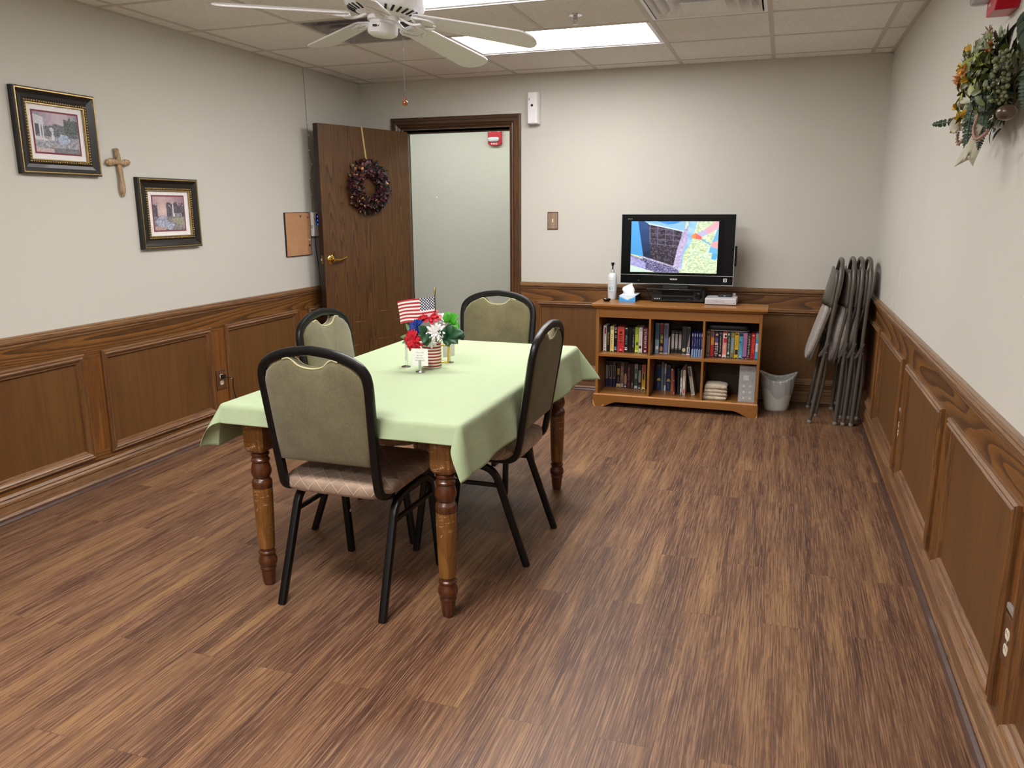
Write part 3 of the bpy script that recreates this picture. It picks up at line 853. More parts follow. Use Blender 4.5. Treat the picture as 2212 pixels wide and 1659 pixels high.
# ------------------------------------------------------------------ banquet chairs (front is +y)
M_bump = plain('grey_bumper', '#d2d2ce', .5)
def make_chair(name, label):
    t = thing(name, label, 'chair', group='banquet chairs around the dining table')
    prof = rrect(.026, .026, .005)
    # side frames: rear leg - rail - front leg
    for s in (-1, 1):
        rear = fillet([(s * .204, -.243, 0), (s * .196, -.105, .392), (s * .192, .0, .404), (s * .192, .02, .404)], [.11, .01], 7)
        front = fillet([(s * .192, .02, .404), (s * .194, .185, .404), (s * .202, .243, 0)], [.08], 7)
        MB().sweep(rear, prof, up=(1, 0, 0)).build('leg', M_metal, t, smooth=True)
        MB().sweep(front, prof, up=(1, 0, 0)).build('leg', M_metal, t, smooth=True)
        MB().sweep([(s * .197, -.128, .325), (s * .199, .205, .325)], rrect(.016, .016, .003), up=(1, 0, 0)).build('stretcher', M_metal, t)
        for z, y in ((.31, .203), (.19, .221)): MB().lathe([(.001, 0), (.0085, 0), (.006, .005), (.001, .006)], seg=12, M=Matrix.Translation((s * .187, y, z)) @ Matrix.Rotation(R(-90 * s), 4, 'Y')).build('stacking_bumper', M_bump, t)
    for yy in (.12, -.10): MB().sweep([(-.19, yy, .408), (.19, yy, .408)], rrect(.018, .018, .003), up=(0, 0, 1)).build('seat_rail', M_metal, t)
    # back hoop
    def ylean(z): return -.205 - (z - .47) * .155 if z > .47 else -.205
    half = [(.186, .47), (.192, .62), (.198, .76), (.2, .845), (.188, .888), (.150, .918), (.085, .940), (.0, .950)]
    top = catmull([(x, z, 0) for x, z in half], 5)
    pts = [(p.x, ylean(p.y), p.y) for p in top]
    L = fillet([(.188, .06, .430), (.188, -.195, .430)] + pts[2:], [.055] + [.0001] * (len(pts) - 3), 7)
    right = [p for k, p in enumerate(L) if k == 0 or (p - L[k - 1]).length > .002]
    left = [Vector((-p.x, p.y, p.z)) for p in reversed(right[:-1])]
    hoop = right + left
    MB().sweep(hoop, rrect(.032, .025, .008), up=(0, 1, .0)).build('back_frame', M_metal, t, smooth=True)
    # padded back with the notch of the hand hold
    out = [(-.176, .552), (.176, .552), (.181, .62), (.186, .76), (.188, .838), (.176, .872), (.146, .899), (.104, .917), (.082, .922), (.067, .915), (.050, .900), (.028, .892), (0, .889), (-.028, .892), (-.050, .900), (-.067, .915), (-.082, .922), (-.104, .917), (-.146, .899), (-.176, .872), (-.188, .838), (-.186, .76), (-.181, .62)]
    def pad(y0, y1, infl, inset=0):
        b = MB()
        rs = []
        cx, cz = 0, .73
        for k, y, sc in ((0, y0, .0), (1, y0, .5), (2, y0, .85), (3, y0, .965), (4, y0 + .004 * infl, 1.0), (5, y1 - .004 * infl, 1.0), (6, y1, .965), (7, y1, .85), (8, y1, .5), (9, y1, 0.0)):
            e = {0: 1, 1: .8, 2: .35, 3: .05}.get(k if k < 5 else 9 - k, 0) * .012 * (1 if infl > 0 else 0)
            yy = y + (-e if k < 5 else e)
            ring = []
            for x, z in out:
                px, pz = cx + (x - cx) * sc, cz + (z - cz) * sc
                ring.append(Vector((px, ylean(pz) + yy, pz)))
            rs.append(ring)
        return b.rings(rs, closed_ends=False)
    pad(-.012, .022, 1).build('backrest', M_chairfab, t, smooth='all')
    nt = [(-.104, .917), (-.082, .9225), (-.067, .915), (-.050, .900), (-.028, .892), (0, .889), (.028, .892), (.050, .900), (.067, .915), (.082, .9225), (.104, .917)]
    for yy in (-.010, .018): MB().tube(catmull([(x, ylean(z) + yy, z) for x, z in nt], 3), .0034, 6).build('piping', M_pipe, t, smooth=True)
    def fn(p):
        p.z += .0035 * noise.noise(Vector((p.x * 22, p.y * 22, p.z * 30)))
        p.y *= 1 + .016 * noise.noise(Vector((p.x * 34, 2, p.z * 50)))
        p.x *= 1 + .018 * noise.noise(Vector((p.x * 30, p.y * 30, 4)))
        return p
    MB().superell((0, .020, .452), (.210, .226, .044), .60, .30, 72, 24, fn).build('seat', M_cover, t, smooth='all')
    return t
c0 = make_chair('dining_chair', 'black-framed olive chair nearest the viewer, its back to the camera')
KID_CACHE = {}
def copy_thing(t, label):
    c = t.copy(); COL.objects.link(c); c['label'] = label
    for ch in t.children:
        d = ch.copy(); COL.objects.link(d); d.parent = c
        for g in ch.children:
            e = g.copy(); COL.objects.link(e); e.parent = d
    return c
bpy.context.view_layer.update()
place(c0, (1.884, -3.512, 0), R(-.6))
cr = copy_thing(c0, 'black-framed olive chair on the right long side of the table'); place(cr, (2.183, -2.976, 0), R(90))
cl = copy_thing(c0, 'black-framed olive chair on the left long side, beside the open door'); place(cl, (1.656, -2.915, 0), R(-90))
cf = copy_thing(c0, 'black-framed olive chair at the far end facing the camera'); place(cf, (1.872, -2.20, 0), R(181))

# ------------------------------------------------------------------ folding chairs leaning in the corner
def make_fold(label):
    t = thing('folding_chair', label, 'folding chair', group='folded metal chairs in the right corner')
    hw = .212
    half = [(-hw, 0), (-hw, .30), (-hw, .66), (-hw, .86), (-.198, .97), (-.15, 1.04), (-.08, 1.068), (0, 1.074)]
    P = catmull([(0, y, z) for y, z in half], 5); P = [Vector((-.018 * max(0, (p.z - .55)) ** 1.2, p.y, p.z)) for p in P]
    full = P + [Vector((p.x, -p.y, p.z)) for p in reversed(P[:-1])]
    MB().tube(full, .0125, 10).build('frame', M_taupe, t, smooth=True)
    P2 = [(.026, -.196, .045), (.030, -.196, .30), (.004, -.196, .56), (.0, -.18, .585), (0, 0, .59), (0, .18, .585), (.004, .196, .56), (.030, .196, .30), (.026, .196, .045)]
    MB().tube(fillet(P2, .05, 4), .0118, 10).build('rear_legs', M_taupe, t, smooth=True)
    for y, x, z in ((-hw, 0, 0), (hw, 0, 0), (-.196, .026, .045), (.196, .026, .045)):
        MB().lathe([(.013, 0), (.0145, .002), (.0145, .018), (.013, .02)], (x, y, z), 12).build('foot_cap', M_taupecap, t, smooth=True)
    # shaped steel back panel hung between the tubes, pad on the wall side
    mb = MB(); rows = []
    for k in range(9):
        z = .775 + .235 * k / 8; rows.append([Vector((-.006 - .026 * (1 - ((y) / hw) ** 2) * (1 - .6 * k / 8) - .018 * max(0, z - .55) ** 1.2, y, z)) for y in [(-1 + 2 * i / 12) * (hw - .004) * (1 if z < .93 else math.sqrt(max(.3, 1 - ((z - .93) / .16) ** 2))) for i in range(13)]])
    b = mb.b
    vs = [[b.verts.new(p) for p in r] for r in rows]
    for k in range(8):
        for i in range(12): mb._f([vs[k][i], vs[k][i + 1], vs[k + 1][i + 1], vs[k + 1][i]])
    mb.build('back_panel', M_taupe, t, smooth='all', solid=.006)
    MB().superell((.010, 0, .90), (.009, hw - .02, .125), .8, .45, 36, 12).build('back_pad', M_padgrey, t, smooth='all')
    # seat folded up against the frame, cushion outwards
    S = Matrix.Translation((-.024, 0, .60)) @ Matrix.Rotation(R(3), 4, 'Y')
    MB().superell((0, 0, 0), (.007, .190, .215), .25, .4, 40, 14).build('seat_pan', M_taupe, t, smooth='all').matrix_basis = S
    MB().superell((-.013, 0, 0), (.013, .186, .210), .62, .42, 44, 16).build('seat_pad', M_padgrey, t, smooth='all').matrix_basis = S
    for s in (-1, 1):
        mb = MB()
        mb.sweep([(.008, s * (hw + .010), .55), (-.032, s * (hw + .010), .45)], rrect(.016, .006, .001), up=(0, 1, 0))
        for p in ((.006, .545), (-.030, .455), (.008, .485)): mb.cyl((p[0], s * (hw + .002), p[1]), (p[0], s * (hw + .017), p[1]), .0055, 10)
        mb.sweep([(.010, s * (hw + .006), .485), (-.030, s * (hw + .006), .455)], rrect(.012, .005, .001), up=(0, 1, 0))
        mb.build('hinge_link', M_taupe, t)
    return t
fl = ['grey folding chair leaning apart from the rest, nearest the waste bin', 'second grey folding chair from the waste bin, its cushion edge showing',
      'third grey folding chair from the waste bin, between two others', 'grey folding chair closest to the right wall']
g0 = make_fold(fl[0]); bpy.context.view_layer.update()
fp = [(3.560, 7.3, 0), (3.7170, 2.6, 1), (3.766, 2.6, 1), (3.814, 2.6, 1)]
for k, (x, lean, _) in enumerate(fp):
    g = g0 if k == 0 else copy_thing(g0, fl[k])
    if k < 2:
        for ch in g.children:
            if ch.name.startswith('back_panel') and k == 0: ch.scale = (2.0, 1, 1)
            if ch.name.startswith('seat_p'): ch.matrix_basis = Matrix.Translation((-.045 + .012 * k, 0, .60)) @ Matrix.Rotation(R(9 - 3 * k), 4, 'Y') @ Matrix.Diagonal((1.5, 1, 1, 1))
    g.location = (x, -.335, 0.0008 + math.sin(R(lean)) * .013); g.rotation_euler = (0, R(lean), R(0))

# ------------------------------------------------------------------ waste bin
t = thing('waste_bin', 'grey plastic waste bin with a clear bag, right of the bookcase', 'waste bin', (3.345, -.225, 0))
def rim(a, base, amp): return base + amp * math.cos(2 * a)
rs = []
for k in range(13):
    f = k / 12; ring = []
    for i in range(48):
        a = 2 * PI * i / 48; z = f * rim(a, .247, .024); r = .078 + .040 * (z / .25) + .004 * f
        ring.append(Vector((r * math.cos(a), r * math.sin(a) * .94, z)))
    rs.append(ring)
mb = MB(); mb.rings(rs, closed_ends=False); mb._f([mb.b.verts.new(p) for p in rs[0]])
mb.build('bin_body', M_bin, t, smooth='all', solid=.003)
rs = []
for k in range(11):
    f = k / 10; ring = []
    for i in range(72):
        a = 2 * PI * i / 72
        zr = rim(a, .252, .028)
        hem = .155 + .02 * math.sin(a * 2 + .8) + .016 * math.sin(a * 5) - .03 * math.cos(a + 1.3)
        z = hem + (zr - hem) * f; r = .078 + .040 * (z / .25) + .0065 + .0018 * math.sin(a * 17 + f * 4)
        ring.append(Vector((r * math.cos(a), r * math.sin(a) * .94, z)))
    rs.append(ring)
for k in range(1, 9):
    f = k / 8; ring = []
    for i in range(72):
        a = 2 * PI * i / 72
        zr = rim(a, .252, .028) - .15 * f ** .7; r = (.078 + .040 * (zr / .25)) * (1 - .12 * f) * (1 + .035 * math.sin(a * 9 + f * 5) * f) - .002
        ring.append(Vector((r * math.cos(a), r * math.sin(a) * .94, zr)))
    rs.append(ring)
MB().rings(rs, closed_ends=False).build('bin_liner', M_liner, t, smooth='all')
# ------------------------------------------------------------------ bookcase
BX0, BX1, BY0, BY1 = 2.098, 3.222, -.508, -.225
bc = thing('bookcase', 'low wooden bookcase with six cubbies standing against the back wall', 'bookcase', ((BX0 + BX1) / 2, (BY0 + BY1) / 2, 0))
def bb(name, mats, *boxes, bevel=.0015):
    mb = MB()
    for b in boxes: mb.box(*b)
    o = mb.build(name, mats, bc, bevel=bevel); return loc(o, bc)
D1, D2 = 2.478, 2.846
bb('side_panel', M_casev, (BX0, BX0 + .021, BY0, BY1, .0, .705))
bb('side_panel', M_casev, (BX1 - .018, BX1, BY0, BY1, .0, .705))
mb = MB()
tp = [(2.068, .742), (2.068, .728), (2.074, .724), (2.078, .716), (2.088, .706), (2.098, .704)]
rs = []
for off, z in ((-.030, .742), (-.030, .727), (-.024, .723), (-.018, .715), (-.006, .707), (0, .704)):
    rs.append([Vector(p) for p in ((BX0 + off, BY0 + off, z), (BX1 - off, BY0 + off, z), (BX1 - off, BY1, z), (BX0 + off, BY1, z))])
loc(mb.rings(rs).build('top_board', M_case, bc, bevel=.001), bc)
bb('fascia', M_case, (BX0 + .021, BX1 - .018, BY0 + .002, BY0 + .02, .645, .704))
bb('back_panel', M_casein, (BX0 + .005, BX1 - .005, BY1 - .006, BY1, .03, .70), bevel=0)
bb('shelf', M_case, (BX0 + .021, BX1 - .018, BY0 + .002, BY1 - .006, .365, .385))
bb('shelf', M_case, (BX0 + .021, BX1 - .018, BY0 + .002, BY1 - .006, .07, .09))
for x in (D1, D2):
    bb('divider', M_casev, (x - .0075, x + .0075, BY0 + .003, BY1 - .006, .385, .645))
    bb('divider', M_casev, (x - .0075, x + .0075, BY0 + .003, BY1 - .006, .09, .365))
ap = [(BX0 - .012, 0), (BX0 + .06, 0)] + [(BX0 + .06 + .11 * t / 8, .038 * math.sin(PI / 2 * t / 8) ** 1.3) for t in range(1, 9)]
ap += [(BX1 - .06 - .11 * t / 8, .038 * math.sin(PI / 2 * t / 8) ** 1.3) for t in range(8, 0, -1)] + [(BX1 - .06, 0), (BX1 + .006, 0), (BX1 + .006, .084), (BX0 - .012, .084)]
loc(MB().prism(ap, BY0 - .012, BY0, 'xz').build('apron', M_case, bc, bevel=.001), bc)
bb('base_trim', M_caseedge, (BX0 - .008, BX1 + .003, BY0 - .009, BY0 + .001, .084, .0925))
random.seed(3)
mb = MB()
for k in range(26):
    x = random.choice([random.uniform(2.3, 2.55), random.uniform(3.0, 3.2)]); y = random.uniform(-.52, -.40); L = random.uniform(.006, .03); a = random.uniform(-.4, .3)
    mb.prism([(x, y), (x + L, y + a * L), (x + L * .9, y + a * L + .003), (x + L * .3, y + .004)], .7421, .7424, 'xy')
mb.prism([(BX0 - .012, .01), (BX0 - .003, .0), (BX0 + .012, .0), (BX0 + .0, .012), (BX0 - .004, .03), (BX0 - .012, .05)], BY0 - .0124, BY0 - .0119, 'xz')
mb.prism([(BX0 + .045, .002), (BX0 + .06, .0), (BX0 + .075, .02), (BX0 + .06, .012)], BY0 - .0124, BY0 - .0119, 'xz')
mb.prism([(BX1 - .005, .0), (BX1 + .006, .0), (BX1 + .006, .03), (BX1 + .001, .012)], BY0 - .0124, BY0 - .0119, 'xz')
loc(mb.build('chip_wear', M_caseedge, bc), bc)

# ------------------------------------------------------------------ tapes and books
CM = {}
def cm(h, rough=.35):
    if h not in CM: CM[h] = plain('spine_' + h.strip('#'), h, rough, noise_amt=.06, nscale=120)
    return CM[h]
def tape(x0, x1, y, z0, z1, body, label, name='video_tape', group=None, cat='video tape', prints=(), text=None, tcol='#e8e8e4', tbox=None, notch=True, depth=.105, lean=0.0, shear=0.0, vertical=True):
    """spine faces -y. prints = (u0, u1, v0, v1, colour); text in tbox = (u0, u1, v0, v1)"""
    w = x1 - x0 - .0012; h = z1 - z0
    t = thing(name, label, cat, (x0 + .0006, y, z0), 0, group)
    if lean: t.rotation_euler = (0, R(lean), 0)
    d = min(depth, BY1 - .008 - y)
    mb = MB(); mb.box(0, w, 0, d, 0, h)
    mb.build('case' if cat == 'video tape' else 'cover', cm(body), t, bevel=.0012)
    def zz(u, v): return (u * w, v * h)
    for u0, u1, v0, v1, c in prints:
        if isinstance(c, tuple):
            sh, c = c
            cx, cz, rx, rz = (u0 + u1) / 2 * w, (v0 + v1) / 2 * h, (u1 - u0) / 2 * w, (v1 - v0) / 2 * h
            if sh == 'o': poly = [(cx + rx * math.cos(2 * PI * k / 14), cz + rz * math.sin(2 * PI * k / 14)) for k in range(14)]
            elif sh == 'd': poly = [(cx + rx * math.cos(PI * k / 9), cz - rz + 2 * rz * math.sin(PI * k / 9)) for k in range(10)]
            else: poly = [(cx - rx, cz - rz), (cx + rx, cz - rz), (cx + rx, cz + rz)]
        else: poly = [(u0 * w, v0 * h), (u1 * w, v0 * h), (u1 * w, v1 * h), (u0 * w, v1 * h)]
        PRN[0] += 1
        MB().prism(poly, -.0003 - .00006 * (PRN[0] % 5), 0.0002, 'xz').build('spine_print', cm(c), t)
    if notch:
        MB().prism([(w / 2 + w * .33 * math.cos(PI * k / 8), h * .0 + .0062 * math.sin(PI * k / 8)) for k in range(9)], -.0008, .0002, 'xz').build('thumb_notch', M_black, t)
    if text and tbox:
        u0, u1, v0, v1 = tbox
        args = ('title_lettering', (u1 - u0) * w, (v1 - v0) * h, ((u0 + u1) / 2 * w, -.0008, (v0 + v1) / 2 * h), cm(tcol), t)
        if text in READABLE: lettering(text, *args, vertical=vertical)
        else: marks(*args, n=max(4, len(text)), vertical=vertical, seed=PRN[0])
    return t
PRN = [0]
S1, S0 = .3855, .0905
G = 'video tapes in the top left cubby'
ul = [(2.131, 2.155), (2.156, 2.181), (2.182, 2.209), (2.21, 2.233), (2.234, 2.285), (2.286, 2.314), (2.315, 2.34), (2.341, 2.36), (2.361, 2.388), (2.389, 2.414), (2.416, 2.452)]
y = -.415; zt = .570
sp = [
 ('#e6dfe0', 'white video tape with dark red print, first at the left of the top left cubby', [(.3, .85, .68, .92, '#7d3a48'), (.25, .75, .1, .16, '#a9a0a5')], 'MEMORIES', '#5c4a52', (.3, .75, .2, .66)),
 ('#0c0c0d', 'black video tape with gold lettering between the white and the cream tape', [], 'GOLD RIVER', '#c2a24a', (.25, .8, .25, .76)),
 ('#efe3a0', 'cream yellow video tape, third from the left in the top left cubby', [(.15, .85, .86, .97, '#b3a678'), (.2, .8, .1, .3, '#e3bf45')], 'yours', '#8a7430', (.3, .7, .3, .7)),
 ('#0b0c0e', 'black video tape with a white dot and a small blue globe', [(.15, .85, .86, .97, '#9c8f90'), (.25, .75, .75, .81, ('o', '#dedfe0')), (.15, .85, .62, .65, '#8d8d90'), (.15, .85, .55, .59, '#8d8d90'), (.1, .85, .13, .21, ('o', '#5aa0c4')), (.1, .9, .07, .12, '#a8a5a8')], None, None, None),
 ('#cf4a38', 'extra wide red video tape in the top left cubby', [(.05, .95, .9, .98, '#a65c58'), (.3, .65, .72, .82, '#4c1416'), (.05, .95, .02, .4, '#c02f3a'), (.35, .65, .05, .13, ('o', '#e58f92'))], 'ROSE', '#6a1a1c', (.2, .75, .35, .68)),
 ('#0d0f12', 'black video tape reading APOLLO 13, right of the wide red one', [(.1, .75, .91, .96, ('d', '#cfd4d6')), (.1, .7, .17, .2, '#d8d8d8'), (.05, .8, .09, .15, ('o', '#e0e0e0'))], 'APOLLO 13', '#b9c0c8', (.25, .7, .32, .68)),
 ('#0b0b0d', 'plain unlabelled black video tape in the top left cubby', [], None, None, None),
 ('#0d0d10', 'slim black video tape with small white lettering left of the lime one', [(.2, .9, .86, .92, '#4b4e50')], 'STOLEN YEARS', '#cfcfd4', (.25, .7, .18, .7)),
 ('#b4c63f', 'lime green video tape in the top left cubby', [(.1, .95, .72, .98, '#8b9a2c'), (.35, .8, .30, .42, '#39411a'), (.1, .9, .05, .12, '#dbe48f')], None, None, None),
 ('#e4e0d6', 'white video tape reading Pure Country next to the maroon one', [(.15, .9, .84, .96, '#b5b1a8'), (.1, .8, .17, .3, ('o', '#1c1a1a')), (.3, .6, .06, .09, '#6b6b6b')], 'Pure Country', '#3a3a3c', (.25, .72, .36, .78)),
 ('#5b1930', 'maroon video tape with white lettering at the right of the top left cubby', [(.1, .8, .90, .93, '#b9b4bd'), (.35, .7, .05, .12, '#d9c7cf')], 'THE MUSIC', '#e6dde2', (.35, .8, .2, .85)),
]
for (a, b), (c, l, pr, tx, tc, tb) in zip(ul, sp):
    tape(a, b, y, S1, zt + (.004 if c == '#e6dfe0' else 0), c, l, group=G, prints=pr, text=tx, tcol=tc or '#ffffff', tbox=tb)
G = 'boxes and tapes in the top middle cubby'
tape(2.4975, 2.528, -.375, S1, .603, '#2f5570', 'tall blue video case with a panda picture at the left of the top middle cubby', group=G, prints=[(.05, .95, .94, 1, '#7d8587'), (.05, .95, .0, .45, '#7fa3b0'), (.15, .9, .12, .24, ('o', '#e9ecec')), (.3, .75, .15, .2, ('o', '#15181a')), (.4, .65, .45, .6, '#7c3a4c')], notch=False)
tape(2.530, 2.557, -.375, S1, .603, '#120d0d', 'tall black and red video case with yellow lettering', group=G, prints=[(.05, .95, .66, .95, '#7c1c20'), (.05, .95, .95, 1, '#8a8280'), (.1, .9, .06, .24, ('o', '#b37a6a')), (.02, .98, 0, .022, '#e8e6e0')], text='JUNGLE', tcol='#d3c63a', tbox=(.25, .85, .32, .62), notch=False)
tape(2.559, 2.591, -.375, S1, .601, '#6c749b', 'tall lavender blue video case in the top middle cubby', group=G, prints=[(.03, .97, .96, 1, '#aab0b4'), (.03, .97, .0, .02, '#ece9e8'), (.1, .8, .5, .95, '#565a70')], notch=False)
tape(2.5935, 2.6015, -.375, S1, .5, '#dcdad4', 'thin white case beside the lavender box', group=G, notch=False)
for k, ((a, b), l) in enumerate(zip([(2.604, 2.630), (2.6305, 2.6555), (2.656, 2.6815)], ['first', 'second', 'third'])):
    tape(a, b, -.33, S1, .55 - .002 * k, '#0f1011', 'black video tape with blank white label, %s of three alike' % l, group=G,
         prints=[(.15, .88, .22, .84, '#b9b6b4'), (.3, .7, .88, .93, '#6e6e70'), (.15, .85, .16, .205, '#8f8f90')], notch=False)
tape(2.688, 2.719, -.385, S1, .586, '#303236', 'dark grey video case with a round pale sticker', group=G, prints=[(.12, .88, .1, .24, ('o', '#dfe0b0')), (.35, .65, .14, .2, ('o', '#a9aa70')), (.02, .98, 0, .022, '#bdb3b0')], notch=False)
tape(2.7195, 2.747, -.385, S1, .585, '#24262b', 'dark video case with white and pink artwork beside the blue set', group=G, prints=[(.3, .8, .3, .78, ('t', '#c8b2b0')), (.15, .9, .08, .28, '#e4e6e8'), (.4, .75, .1, .25, '#5a6a66'), (.05, .95, 0, .05, '#f0eeee'), (.1, .9, .95, .99, '#6a6a6c')], text='OPEN SEA', tcol='#4a3030', tbox=(.5, .75, .3, .62), notch=False)
for k, ((a, b), l) in enumerate(zip([(2.762, 2.7765), (2.778, 2.7925), (2.7935, 2.8075), (2.8095, 2.823), (2.8245, 2.837)], ['first', 'second', 'third', 'fourth', 'last'])):
    tape(a, b, -.46, S1, .556, '#17205a', 'slim navy and light blue case, %s from the left of five alike' % l, name='disc_case', cat='disc case', group='navy and light blue slim cases',
         prints=[(.08, .92, .0, .3, '#7f9dc6'), (.08, .92, .3, .36, ('t', '#a9c3e0')), (.2, .8, .84, .97, ('o', '#9aa0bb'))], text='SERIES', tcol='#b7c0dd', tbox=(.35, .65, .45, .75), notch=False, depth=.13)
G = 'video tapes in the top right cubby'
ur = [(2.859, 2.885), (2.887, 2.912), (2.914, 2.9405), (2.942, 2.966), (2.967, 2.997), (2.998, 3.0205), (3.021, 3.0475), (3.048, 3.075), (3.076, 3.1015), (3.102, 3.1315), (3.132, 3.154), (3.155, 3.1835), (3.184, 3.203)]
sp = [
 ('#7b6b56', 'tan video tape at the far left of the top right cubby', [(.2, .85, .82, .93, ('o', '#2c241c')), (.2, .8, .12, .18, '#2a2826')], 'AUTUMN', '#8a5a48', (.35, .7, .3, .72)),
 ('#b52a30', 'red video tape with yellow lettering, second in the top right cubby', [(.05, .95, .82, .98, '#3b4f4c'), (.1, .9, .48, .76, '#c98a2c')], 'TOYLAND', '#e8c23a', (.2, .8, .48, .78)),
 ('#20202a', 'black video tape reading TITLE with a blue and pink band', [(.05, .95, .6, .76, '#4f4c82'), (.05, .95, .48, .58, '#dba9b4'), (.15, .9, .85, .93, ('d', '#d9a9a4')), (.3, .6, .07, .1, ('o', '#f0f0f0'))], 'TITLE', '#f0eeec', (.15, .9, .12, .46)),
 ('#0f0f11', 'black video tape with one white line of lettering left of the pink one', [(.1, .9, .9, .97, '#5a5a60'), (.15, .85, .06, .14, ('d', '#d8b6bb'))], 'THE LONG WAY HOME', '#ededec', (.35, .65, .2, .84)),
 ('#e3948f', 'pink video tape with a white figure in the top right cubby', [(.05, .95, .93, 1, '#a8323a'), (.1, .9, .76, .93, '#e9d8d2'), (.4, .9, .78, .88, ('o', '#1a1414')), (.3, 1, .58, .75, '#b8383c'), (.25, .7, .35, .72, ('t', '#ddc3b0')), (.02, .98, .02, .12, '#f1dad8')], None, None, None),
 ('#123a30', 'dark green video tape with pale script lettering', [(.2, .6, .86, .96, ('o', '#d9ddd8')), (.15, .8, .14, .24, ('o', '#c9d2cc')), (.15, .9, .03, .06, '#b8c4bc')], 'Winter Tale', '#b8c9c0', (.3, .75, .25, .8)),
 ('#7d7450', 'olive video tape with blue lettering in the top right cubby', [(.15, .9, .22, .8, '#7f99a5'), (.4, .7, .88, .93, '#b59a70')], 'HARBOR', '#a8c4d8', (.35, .7, .28, .75)),
 ('#e0b92a', 'bright yellow video tape with a dark square picture', [(.12, .88, .15, .34, '#1e1e30'), (.15, .85, .9, .97, '#3c3010')], 'Sunflower Day', '#8a6c10', (.35, .7, .4, .85)),
 ('#5aa7c8', 'light blue video tape with a navy top', [(.05, .95, .86, .98, '#20244c'), (.4, .65, .12, .14, '#dfeef2'), (.25, .75, .05, .09, '#cfe6ee'), (.1, .6, .6, .68, ('o', '#2c4f7c'))], 'Ocean', '#31508a', (.45, .8, .35, .62)),
 ('#9a6fa6', 'purple video tape with pink lettering in the top right cubby', [(.1, .9, .8, .95, '#b87e88'), (.02, .98, .04, .09, '#15121a'), (.02, .98, 0, .03, '#c9a4bc')], 'Moonlight', '#e58a86', (.4, .8, .38, .74)),
 ('#1b1619', 'black video tape with tall beige lettering between purple and red', [(.05, .6, .08, .14, ('o', '#c06a70')), (.05, .9, .02, .05, '#9a8c90')], 'KILLING TIME', '#d6cdb4', (.25, .8, .16, .9)),
 ('#c01f2c', 'bright red video tape reading ALL ABOARD', [(.3, .75, .88, .94, ('o', '#e9b8ac')), (.2, .8, .1, .2, ('o', '#8c1220'))], 'ALL ABOARD', '#f0704a', (.3, .8, .26, .78)),
 ('#3fa3cf', 'sky blue video tape at the right end of the top right cubby', [(.05, .95, .78, .93, '#7da1a4'), (.1, .9, .3, .62, '#cfe3f1'), (.1, .9, .93, .99, '#a8a09c')], None, None, None),
]
for k, ((a, b), (c, l, pr, tx, tc, tb)) in enumerate(zip(ur, sp)):
    tape(a, b, -.425 + (.004 if k % 3 else 0), S1, .5655 + (.003 if k in (0, 4) else 0), c, l, group=G, prints=pr, text=tx, tcol=tc or '#ffffff', tbox=tb)
# flat black case lying on top of those tapes
t = thing('document_case', 'flat black case lying on top of the tapes in the top right cubby', 'case', (3.0, -.33, .5695))
MB().superell((0, 0, .024), (.138, .094, .023), .35, .25, 44, 12).build('case_shell', M_matte, t, smooth='all')
MB().tube([(x, y, .0055) for x, y in fillet([(-.1, -.09, 0), (.1, -.096, 0), (.135, -.07, 0), (.141, -.02, 0)], .03, 5) and [(-.136, -.06), (-.11, -.0935), (0, -.097), (.1, -.0945), (.135, -.07), (.141, -.02)]], .0028, 6).build('zip_edge', M_silver, t, smooth=True)

G = 'tapes in the lower left cubby'
for k, ((a, b), l) in enumerate(zip([(2.12, 2.146), (2.1475, 2.1725), (2.174, 2.1985)], ['first', 'second', 'third'])):
    tape(a, b, -.25 - .008, S0, .283, '#20244f', 'navy video box with a pale rectangular outline, %s of three in the lower left cubby' % l, group=G, depth=.03,
         prints=[(.02, .98, .32, 1, '#1a1618'), (.12, .9, .32, .86, '#8d878a'), (.3, .72, .36, .83, '#0c0a0c'), (.1, .9, .88, .98, '#5b5458')], notch=False)
sp = [(2.204, 2.2345, '#211b16', 'dark video tape with gold lettering and a cream foot in the lower left cubby', [(.02, .98, 0, .15, '#d9c08a'), (.15, .85, .5, .76, '#8a7040'), (.4, .6, .22, .42, '#6e7068')]),
 (2.236, 2.260, '#8a7468', 'brown grey video tape in the lower left cubby', [(.02, .98, 0, .16, '#b9a9ac'), (.15, .8, .86, .97, ('o', '#5a463a')), (.1, .9, .35, .6, '#a88a66')]),
 (2.261, 2.2865, '#17131a', 'dark video tape with a pale portrait on its spine', [(.1, .95, .12, .6, ('o', '#b98f7c')), (.2, .8, .03, .1, ('d', '#e6e2e0'))]),
 (2.2875, 2.312, '#4c151c', 'maroon video tape with grey lettering in the lower left cubby', [(.15, .75, .1, .24, ('o', '#7d2c36'))]),
 (2.3135, 2.3395, '#1b1517', 'very dark video tape between the maroon and the green one', [(.3, .7, .12, .24, ('o', '#8f8d8c')), (.3, .65, .06, .09, '#b6b4b2')]),
 (2.3415, 2.3685, '#4f6f68', 'grey green video tape in the lower left cubby', [(.02, .98, .82, 1, '#9a9288'), (.02, .98, .12, .4, '#2c4c3c'), (.1, .9, .0, .13, '#c9cbc0'), (.2, .7, .42, .62, ('o', '#8aa096'))]),
 (2.370, 2.3955, '#0c1012', 'black video tape with a white spine label in the lower left cubby', [(.15, .85, .28, .76, '#a09c9e'), (.15, .85, .12, .16, '#6a665c'), (.15, .85, .03, .07, '#c9ccce')]),
 (2.398, 2.4255, '#d6ab3a', 'yellow and red video tape at the right of the lower left cubby', [(.05, .95, .64, 1, '#b47a62'), (.2, .85, .7, .94, '#a03c34'), (.25, .7, .4, .66, '#3a2814'), (.02, .98, .0, .1, '#efd990')])]
